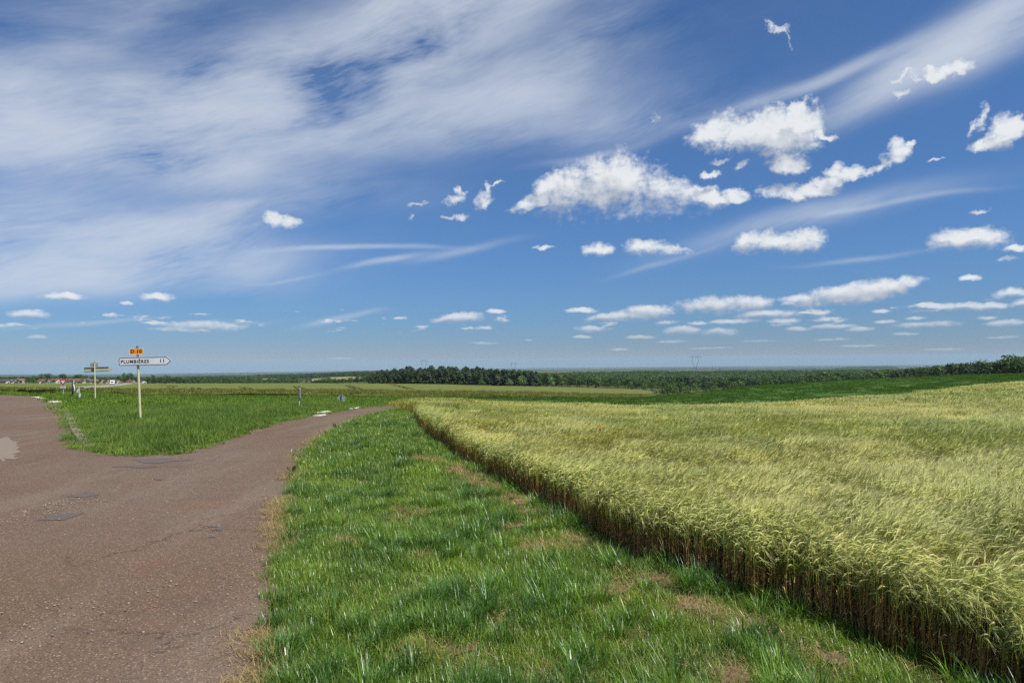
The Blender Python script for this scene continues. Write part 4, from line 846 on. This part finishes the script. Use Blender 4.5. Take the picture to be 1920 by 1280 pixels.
# (sight line, distance, width, length, wall height, roof height, turn, roof, wall)
HS=[(2,760,6,9,2.8,2.,20,0,3,'small white gabled house at the far left end of the village'),
(17,740,9,16,2.6,2.6,80,2,2,'long grey slate roofed building at the left end of the village'),
(19,715,5.5,7,2.,1.9,15,2,3,'small pale gabled house in front of the long slate roof'),
(34,770,6,8,3.6,2.0,60,3,0,'cream house left of the pink one in the village'),
(42,768,6,8,3.8,2.,70,3,1,'pink house with a tiled roof beside the cream one'),
(28,712,4,6,1.6,1.,30,2,3,'low white shed beside the small pale gabled house'),
(83,735,9,10,2.4,2.8,85,1,2,'wide brown roofed house left of the white gable in the village'),
(95,745,6,9,3.,2.2,20,0,3,'white gable end facing the field left of the give way sign'),
(102,765,8,12,3.,2.6,75,0,0,'red roofed house just left of the give way sign'),
(110,775,7,10,3.2,2.6,80,3,0,'pale red roofed house right behind the give way sign'),
(77,712,4,6,1.8,1.2,40,2,3,'low white outbuilding before the wide brown roof'),
(129,770,7,11,3.,2.5,80,0,3,'red roofed house behind the dark post of the round sign'),
(139,790,8,13,3.,3.,85,3,1,'long pale red roof right of the round sign post'),
(149,775,8,14,2.8,3.,80,0,0,'long deep red roof above the marker post'),
(159,790,8,12,3.2,3.,75,3,0,'pale red roof left of the pointed sign seen from behind'),
(165,750,5,6,2.6,1.8,10,2,3,'tiny white gable below the pale red roof'),
(141,715,4,5,2.,1.3,20,2,3,'tiny white shed beside the field behind the round sign'),
(170,800,8,11,3.,2.8,80,1,0,'brownish red roof half hidden by the post of the rear pointed sign'),
(183,780,7,11,2.8,2.4,82,3,1,'flat pinkish roof right of the rear pointed sign post'),
(194,785,7,11,2.8,2.3,78,0,0,'red roofed house left of the white van in the village'),
(204,790,7,10,2.8,2.3,80,3,3,'pale red roof above the white van'),
(216,780,6,10,2.8,2.2,75,1,0,'brown roofed house right above the white van'),
(246,735,6,8,2.6,2.,70,1,1,'small brown house under the tall round tree'),
(266,745,5,8,2.6,1.6,60,2,3,'small white house behind the post of the front direction sign'),
(236,690,3.6,13,.9,.8,88,0,1,'low red roof lying at the end of the far road'),
(324,1000,9,14,3.5,2.,80,2,3,'white farm building standing out in the tree belt right of the front direction sign'),
(378,1150,9,14,3.,2.,80,2,3,'pale farm shed far off between the hedges')]
for h_ in HS: house(*h_)
# ---------------------------------------------------------------- pylons
M_STEEL=painted('galvanised_steel',(.20,.21,.22),.5,.2)
def pylon(u,d,vtop,label,kind='cat'):
    x,y=UD((u,d))[0]; z=float(Z(x,y)); h=at(u,vtop,d)[2]-z; o=thing('pylon',label,'pylon',(x,y,z),math.atan2(-x,y)+math.radians(12),'pylons of the power line'); r=.00022*d*.55
    if kind=='cat':
        hw=h*.60; b=h*.085; t=h*.03
        for sx in (-1,1):
            for sy in (-1,1): MB().bar((sx*b,sy*b,0),(sx*t,sy*t,hw),r,5,r*.9).put('leg',M_STEEL,o)
        m=MB(); n=7
        for i in range(n):
            f0,f1=i/n,(i+1)/n; w0=b+(t-b)*f0; w1=b+(t-b)*f1
            for (ax,ay),(bx,by) in (((-1,-1),(1,-1)),((1,-1),(1,1)),((1,1),(-1,1)),((-1,1),(-1,-1))): m.bar((ax*w0,ay*w0,hw*f0),(bx*w1,by*w1,hw*f1),r*.55,4); m.bar((bx*w0,by*w0,hw*f0),(ax*w1,ay*w1,hw*f1),r*.55,4)
        m.put('lattice',M_STEEL,o)
        m=MB(); W_=h*.13; zt=h*.93
        for sx in (-1,1):
            for sy in (-1,1): m.bar((sx*t,sy*t,hw),(sx*W_*.85,sy*t*.6,h*.80),r,5); m.bar((sx*W_*.85,sy*t*.6,h*.80),(sx*W_*.62,sy*t*.4,zt),r,5)
            m.bar((sx*W_*.62,0,zt),(sx*W_*.72,0,h),r,4); m.bar((sx*t,0,hw+h*.04),(sx*W_*.8,0,h*.74),r*.6,4)
        m.put('head_frame',M_STEEL,o)
        m=MB(); 
        for sy in (-1,1): m.bar((-W_*1.5,0,zt-h*.005),(W_*1.5,0,zt-h*.005),r*1.1,4); m.bar((-W_*.75,sy*t*.4,zt+h*.02),(W_*.75,sy*t*.4,zt+h*.02),r*.8,4)
        for sx in (-1,1): m.bar((sx*W_*1.5,0,zt-h*.005),(sx*W_*.7,0,zt+h*.035),r*.7,4)
        m.put('cross_arm',M_STEEL,o)
        for xx in (-W_*1.42,0,W_*1.42): MB().bar((xx,0,zt-h*.01),(xx,0,zt-h*.075),r*1.1,6,r*.6).put('insulator',M_STEEL,o)
    else:
        w=h*.19
        for sx in (-1,1):
            for sy in (-1,1): MB().bar((sx*w-.5,sy*.6,0),(sx*w*.9-.3,sy*.35,h),r*.8,5).put('leg',M_STEEL,o); MB().bar((sx*w+.5,sy*.6,0),(sx*w*.9+.3,sy*.35,h),r*.8,5).put('leg',M_STEEL,o)
        m=MB()
        for sx in (-1,1):
            for i in range(9): a=1 if i%2 else -1; m.bar((sx*w-.5*a,-.5,h*i/9),(sx*w*.95+.5*a,-.5,h*(i+1)/9),r*.6,4)
        m.put('lattice',M_STEEL,o)
        m=MB(); m.bar((-w*1.7,0,h*.88),(w*1.7,0,h*.88),r,5); m.bar((-w*1.2,0,h*.93),(w*1.2,0,h*.93),r*.8,5); m.put('cross_arm',M_STEEL,o)
        for xx in (-w*1.6,0,w*1.6): MB().bar((xx,0,h*.88),(xx,0,h*.80),r*1.,6,r*.6).put('insulator',M_STEEL,o)
pylon(795,930,673.5,'slim pylon head rising above the left half of the dark pine wood')
pylon(963,1050,678.5,'pylon head with splayed arms above the right end of the pine wood')
pylon(735,1700,691.5,'lowest small pylon top beside the left edge of the pine wood')
pylon(1304,900,665,'tallest lattice pylon standing above the wide broadleaved wood')
pylon(1343,640,687.5,'squat twin column pylon in front of the wide wood, right of the tallest one','portal')
# ---------------------------------------------------------------- signs
M_POST=painted('cream_post_paint',(.50,.48,.30),.5,.5); M_BACK=painted('sign_back_paint',(.42,.42,.28),.55,.45)
M_WHITE=painted('white_sign_face',(.60,.62,.65),.4,.22); M_BLACK=painted('black_sign_print',(.012,.012,.018),.4,.1); M_ORANGE=painted('orange_sign_face',(.70,.245,.012),.35,.15)
M_RED=painted('red_sign_border',(.34,.018,.020),.4,.15); M_DARK=painted('dark_bracket',(.055,.055,.06),.6,.3); M_GALV=painted('zinc_post',(.33,.35,.36),.45,.35); M_RIM=painted('pale_rim',(.72,.72,.68),.5,.2)
M_GREYSIGN=painted('grey_sign_back',(.24,.27,.31),.5,.4)
def arrow(x0,x1,h,tip,c=.04): return [(x0+c,-h),(x1,-h),(x1+tip,0),(x1,h),(x0+c,h),(x0,h-c),(x0,-h+c)]
def inset(pts,k):
    cx=sum(p[0] for p in pts)/len(pts); P_=[Vector((a,b)) for a,b in pts]; out=[]; n=len(P_)
    for i in range(n):
        a,b,c=P_[i-1],P_[i],P_[(i+1)%n]; e0=(b-a).normalized(); e1=(c-b).normalized(); n0=Vector((-e0.y,e0.x)); n1=Vector((-e1.y,e1.x)); m=(n0+n1).normalized(); out.append(tuple(b+m*(k/max(.35,m.dot(n0)))))
    return out
def rrect(w,h,c): return [(-w+c,-h),(w-c,-h),(w,-h+c),(w,h-c),(w-c,h),(-w+c,h),(-w,h-c),(-w,-h+c)]
def zat(xy): return float(Z(*xy))
def placed(name,label,cat,u,d,yaw,lean,group=None,fwd=0.):
    x,y=UD((u,d))[0]; return thing(name,label,cat,(x,y,zat((x,y))),0,group,rot=(math.radians(fwd),math.radians(lean),math.radians(yaw)))
s1=placed('direction_sign','front direction sign with orange plate above a white arrow reading PLOMBIERES 11'.replace('PLOMBIERES','PLUMBIÈRES'),'road sign',264,25.8,8,-2.5,'direction signs on the grass island')
MB().bar((0,0,-.3),(0,0,2.82),.042,14).put('post',M_POST,s1,smooth=False)
MB().bar((0,0,2.80),(0,0,2.87),.05,12,.03).put('post_cap',M_DARK,s1)
pl=MB().plate(rrect(.245,.11,.03),-.012,.012).put('number_plate',M_ORANGE,s1,(-.01,-.075,2.67)); MB().ring(rrect(.245,.11,.03),inset(rrect(.245,.11,.03),.010),-.0145,.0125).put('border',M_RIM,pl)
text_part('lettering','D 10',.165,M_BLACK,pl,(-.005,-.0135,0),1.12,.006,sx=1.05)
AR=arrow(-.62,1.02,.152,.16); pa=MB().plate(AR,-.015,.015).put('arrow_panel',M_WHITE,s1,(0,-.075,2.315))
MB().ring(inset(AR,.010),inset(AR,.030),-.0185,-.010).put('border',M_BLACK,pa)
text_part('lettering','PLUMBIÈRES',.168,M_BLACK,pa,(-.07,-.0165,-.012),1.16,.0055,sx=.94); text_part('lettering','11',.168,M_BLACK,pa,(.86,-.0165,-.004),1.25,.006)
pa.rotation_euler.y=math.radians(1.9); pl.rotation_euler.y=math.radians(1.9)
for zz in (2.40,2.23,2.72,2.62): MB().bar((0,0,zz-.02),(0,0,zz+.02),.052,12).put('clamp',M_DARK,s1); 
for zz in (2.40,2.23): MB().box((.2,-.05,zz),(1.4,.02,.035)).put('rail',M_BACK,s1)
s2=placed('direction_sign','rear direction sign seen from behind, pale green back of an arrow pointing right','road sign',179,54.1,4,-1.4,'direction signs on the grass island')
MB().bar((0,0,-.3),(0,0,2.93),.048,14).put('post',M_POST,s2); MB().bar((0,0,2.92),(0,0,3.0),.056,12,.03).put('post_cap',M_DARK,s2)
A2=arrow(-.81,1.06,.175,.22); pa=MB().plate(A2,.055,.085).put('arrow_panel',M_BACK,s2,(0,0,2.40))
for zz in (.155,-.15): MB().box((.1,.04,zz),(1.78,.03,.05)).put('rail',M_DARK,pa)
MB().box((-.14,.03,0),(.16,.05,.26)).put('bracket',M_DARK,pa)
pl=MB().plate(rrect(.30,.115,.03),.055,.08).put('number_plate',M_BACK,s2,(-.05,0,2.78)); MB().box((0,.05,.075),(.56,.02,.045)).put('rail',M_DARK,pl); MB().box((0,.05,-.075),(.56,.02,.045)).put('rail',M_DARK,pl); MB().box((0,.045,0),(.5,.02,.04)).put('rail',M_RIM,pl)
s3=placed('give_way_sign','red and white triangular give way sign with a small white plate under it','road sign',119,64,4,0)
MB().bar((0,0,-.3),(0,0,1.5),.035,10).put('post',M_GALV,s3)
def tri(k): return [(0,-.40*k),(.37*k,.235*k),(-.37*k,.235*k)]
def rtri(k,c=.05): 
    o=[]; T=[Vector(p) for p in tri(k)]
    for i in range(3): a,b,d=T[i-1],T[i],T[(i+1)%3]; o+=[tuple(b+(a-b).normalized()*c),tuple(b+(d-b).normalized()*c)]
    return o
pt=MB().plate(rtri(1.0),-.012,.012).put('triangle_plate',M_RIM,s3,(0,-.055,1.34)); MB().ring(rtri(.97),rtri(.52,.025),-.016,-.008).put('border',M_RED,pt); MB().plate(rtri(.51,.025),-.0145,-.008).put('face',M_WHITE,pt)
p2=MB().plate(rrect(.22,.095,.02),-.01,.01).put('distance_plate',M_WHITE,s3,(0,-.05,.86)); 
for k,(a,w) in enumerate(((-.11,.05),(-.035,.06),(.05,.06),(.12,.04))): MB().box((a,-.0115,0),(w,.003,.07)).put('marking',M_DARK,p2)
MB().bar((0,0,1.30),(0,0,1.36),.044,10).put('clamp',M_DARK,s3); MB().bar((0,0,.83),(0,0,.89),.044,10).put('clamp',M_DARK,s3)
def disc(r,n=28): return [(r*math.cos(2*math.pi*i/n),r*math.sin(2*math.pi*i/n)) for i in range(n)]
s4=placed('round_sign','grey back of a large round sign on a tall dark post','road sign',136,61.5,-46,0)
MB().bar((0,0,-.3),(0,0,1.48),.045,10).put('post',M_DARK,s4); dd=MB().plate(disc(.42),.055,.075).put('disc',M_GREYSIGN,s4,(-.04,0,.74)); MB().ring(disc(.425),disc(.395),.04,.08).put('rim',M_RIM,dd); MB().box((0,.045,.14),(.6,.02,.04)).put('rail',M_DARK,dd); MB().box((0,.045,-.18),(.6,.02,.04)).put('rail',M_DARK,dd)
s5=placed('marker_post','short grey marker post with two slanting white plates','marker post',148.5,52,10,0)
MB().bar((0,0,-.3),(0,0,1.02),.05,10).put('post',M_GALV,s5)
for sx,z_ in ((-1,.80),(1,.45)): MB().plate([(-.05,-.15),(.035,-.12),(.05,.15),(-.03,.12)],-.02,.02).put('reflector_plate',M_WHITE,s5,(sx*.075,-.03,z_),(0,math.radians(10),0))
s6=placed('edge_on_sign','thin grey sign turned edge-on, on a slim post beside the branch road','road sign',561,34.5,103,0,fwd=0)
MB().bar((0,0,-.3),(0,0,1.1),.028,10).put('post',M_GALV,s6); pp_=MB().plate(rrect(.24,.25,.03),-.055,-.03).put('sign_plate',M_GREYSIGN,s6,(0,0,.86)); MB().box((0,-.02,.12),(.36,.03,.04)).put('rail',M_DARK,pp_); MB().box((0,-.02,-.12),(.36,.03,.04)).put('rail',M_DARK,pp_); MB().bar((0,0,.50),(0,0,.56),.036,10).put('clamp',M_DARK,s6)
s7=placed('round_sign','small round sign seen from behind, half sunk in the grass by the branch road','road sign',640,47,6,0)
MB().bar((0,0,-.3),(0,0,.72),.032,10).put('post',M_DARK,s7); dd=MB().plate(disc(.235),.04,.06).put('disc',M_GREYSIGN,s7,(0,0,.48)); MB().ring(disc(.24),disc(.215),.03,.065).put('rim',M_GALV,dd); MB().box((.0,.028,0),(.05,.02,.36)).put('bracket',M_DARK,dd)
# ---------------------------------------------------------------- stones and concrete by the roads
def rock_tex(a,c): return lambda b:bsdf(b,b.mix(b.noise(opos(b),6.,6,.7),rgb(*a),rgb(*c)),.9,.15,bump(b,b.noise(opos(b),18.,5,.7),.6,.02))
M_CONC=mat('pale_concrete',rock_tex((.40,.38,.33),(.62,.60,.54))); M_KERB=mat('old_kerb_stone',rock_tex((.10,.078,.062),(.21,.175,.15)))
def block(seed,d):
    r=random.Random(seed); bm=bmesh.new(); bmesh.ops.create_cube(bm,size=1)
    for v in bm.verts: v.co=Vector((v.co.x*d[0]*r.uniform(.88,1.08),v.co.y*d[1]*r.uniform(.88,1.08),v.co.z*d[2]*r.uniform(.85,1.1)))
    bmesh.ops.bevel(bm,geom=list(bm.edges),offset=min(d)*.14,segments=1,affect='EDGES'); me=bpy.data.meshes.new('stone'); bm.to_mesh(me); bm.free(); return me
def stone_row(name,label,cat,line,n,d,m_,part,off=0.,kind=None,z0=.03):
    line=np.array(line); seg=np.hypot(*np.diff(line,axis=0).T); c=np.concatenate([[0],np.cumsum(seg)]); mid=line.mean(0); o=thing(name,label,cat,(mid[0],mid[1],zat(mid)))
    if kind: o['kind']=kind
    ms=[block(k,d) for k in range(4)]
    for me in ms: me.materials.append(m_)
    for k in range(n):
        t=c[-1]*(k+.5)/n; i=min(len(seg)-1,int(np.searchsorted(c,t)-1)); f=(t-c[i])/seg[i]; p=line[i]*(1-f)+line[i+1]*f; a=line[i+1]-line[i]; an=math.atan2(a[1],a[0]); p=p+np.array([-math.sin(an),math.cos(an)])*off
        q_=link(part,ms[k%4],o,(p[0]-mid[0],p[1]-mid[1],zat(p)-zat(mid)+z0+random.uniform(-.02,.02)),(random.uniform(-.05,.05),random.uniform(-.06,.06),an+random.uniform(-.06,.06)))
    return o
kl=PL((124,772),(130,786),(138,803),(147,818),(157,831),(170,841))
stone_row('stone_kerb','row of old grey kerb stones sunk in the grass along the left edge of the island','kerb',kl,int(np.hypot(*np.diff(np.array(kl),axis=0).T).sum()/.62),(.50,.26,.16),M_KERB,'stone',z0=.015)
stone_row('culvert_head','row of pale concrete bars across a ditch mouth at the branch road edge','culvert head',PL((582,776.5),(600,776),(617,774.5)),7,(.17,.26,.16),M_CONC,'concrete_bar',z0=.02)
stone_row('concrete_slab','flat pale concrete slab at the road edge below the ditch bars','concrete slab',PL((592,781.5),(606,779)),2,(.40,.34,.10),M_CONC,'slab',z0=.02)
stone_row('culvert_head','farther short row of pale concrete bars at the branch road edge','culvert head',PL((655,769),(664,767.5),(673,766)),5,(.20,.22,.14),M_CONC,'concrete_bar',z0=.02)
stone_row('culvert_head','pale concrete bars where the left road meets the grass corner','culvert head',PL((92,755.5),(99,755.5),(107,756.5)),5,(.36,.5,.18),M_CONC,'concrete_bar',z0=.04)
stone_row('concrete_edging','pale concrete edging on the far side of the left road','edging',PL((62,746),(70,746.6),(79,748.5)),4,(.8,.4,.18),M_CONC,'slab',z0=.03)
# ---------------------------------------------------------------- van on the far road
M_VAN=painted('white_van_paint',(.78,.79,.80),.25,.08,.5); M_GLASS=mat('dark_glass',lambda b:bsdf(b,rgb(.02,.025,.03),.08,.6)); M_RUB=mat('black_rubber',lambda b:bsdf(b,rgb(.02,.02,.02),.8,.2)); M_LAMP=mat('lamp_glass',lambda b:bsdf(b,rgb(.75,.76,.78),.1,.6))
x,y=UD((210,345))[0]; van=thing('van','white high-roofed van driving towards us on the far pale road','van',(x,y,float(Z(x,y))+.93),math.radians(25))
van.scale=(.92,.92,.9)
m=MB(); prof=[(0,.35),(0,1.05),(.55,1.25),(1.25,2.15),(1.6,2.5),(5.4,2.5),(5.5,2.3),(5.5,.35)]; n=len(prof)
for sx,k in ((-1.02,0),(1.02,1)):
    for yy,zz in prof: m.v.append((sx*(1 if zz<1.3 else .93),yy,zz))
for i in range(n): j=(i+1)%n; m.f.append((i,j,n+j,n+i))
m.f.append(tuple(range(n-1,-1,-1))); m.f.append(tuple(n+i for i in range(n))); m.put('body',M_VAN,van)
g=MB(); g.v=[(-.86,.56,1.30),(.86,.56,1.30),(.80,1.20,2.10),(-.80,1.20,2.10),(-.86,.60,1.28),(.86,.60,1.28),(.80,1.24,2.08),(-.80,1.24,2.08)]; g.f=[(0,1,2,3),(7,6,5,4),(0,4,5,1),(1,5,6,2),(2,6,7,3),(3,7,4,0)]
for i,v in enumerate(g.v): g.v[i]=(v[0],v[1]-.03,v[2]+.03)
g.put('windscreen',M_GLASS,van); MB().box((0,-.06,.50),(2.02,.18,.30)).put('bumper',M_RUB,van); MB().box((0,-.02,.83),(.9,.06,.18)).put('grille',M_RUB,van)
for sx in (-1,1):
    MB().box((sx*.78,-.02,.88),(.34,.07,.22)).put('headlight',M_LAMP,van); MB().box((sx*1.12,.75,1.45),(.18,.12,.32)).put('mirror',M_RUB,van); MB().box((sx*1.0,1.35,1.70),(.05,.75,.55)).put('side_window',M_GLASS,van)
    for yy in (.95,4.4): w=MB().bar((sx*.80,yy,.33),(sx*1.03,yy,.33),.33,18).put('wheel',M_RUB,van); MB().bar((sx*1.03,yy,.33),(sx*1.04,yy,.33),.19,12).put('rim',M_GALV,w)
# ---------------------------------------------------------------- single plants
M_PETAL=mat('poppy_petal',lambda b:bsdf(b,rgb(.62,.035,.015),.5,.2)); M_STEM=mat('green_stem',lambda b:bsdf(b,rgb(.06,.09,.02),.7,.2)); M_SEED=mat('dry_seed_stalk',lambda b:bsdf(b,rgb(.06,.032,.016),.8,.1))
p=at(1125,814,16.5); zg=zat(p[:2]); po=thing('poppy','single red poppy among the barley ears','poppy',(p[0],p[1],zg)); hh=max(p[2]-zg,.66)
MB().bar((0,0,0),(0,0,hh),.004,5).put('stem',M_STEM,po)
for k in range(4):
    a=k*math.pi/2; v=[(0,0,hh)]; 
    for t in (-.7,-.25,.25,.7): v.append((.045*math.cos(a+t),.045*math.sin(a+t),hh+.028+.006*math.cos(t*3)))
    link('petal',mesh_of('petal',v,[(0,1,2),(0,2,3),(0,3,4)],M_PETAL),po)
def dock(u,v,h,label):
    q_=P(u,v); o=thing('dock_plant',label,'weed',(q_[0],q_[1],zat(q_)),0,'dry dock stalks by the road'); r=random.Random(int(u)); m=MB(); s=MB()
    for k in range(4):
        a=r.random()*6.28; e=(.07*math.cos(a),.07*math.sin(a),h*r.uniform(.75,1.)); m.bar((.01*math.cos(a),.01*math.sin(a),0),e,.0035,5,.002)
        for j in range(14): t=.45+.55*j/14; s.box((e[0]*t+r.gauss(0,.010),e[1]*t+r.gauss(0,.010),e[2]*t),(.009,.009,.014))
    m.put('stem',M_SEED,o); s.put('seed_head',M_SEED,o)
dock(546,892,.22,'dark dry dock stalks leaning over the road edge beside the verge, nearer clump'); dock(628,805,.24,'dark dry dock stalks at the road edge, farther clump')
# ---------------------------------------------------------------- the air
hz=bpy.data.materials.new('haze'); hz.use_nodes=True; H=NB(hz.node_tree); H.N.clear(); vo=H.new('ShaderNodeVolumePrincipled'); vo.inputs['Color'].default_value=(.43,.64,.79,1); vo.inputs['Density'].default_value=4.2e-5; vo.inputs['Anisotropy'].default_value=0.
H.L.new(vo.outputs[0],H.new('ShaderNodeOutputMaterial').inputs['Volume'])
zmin=float(ground.data.vertices[0].co.z); zz=np.empty(len(ground.data.vertices)*3); ground.data.vertices.foreach_get('co',zz); zmin=zz[2::3].min()-2; ztop=42.
o=MB().box((0,0,(zmin+ztop)/2),(60400,60400,ztop-zmin)).put('haze',hz); o['kind']='stuff'
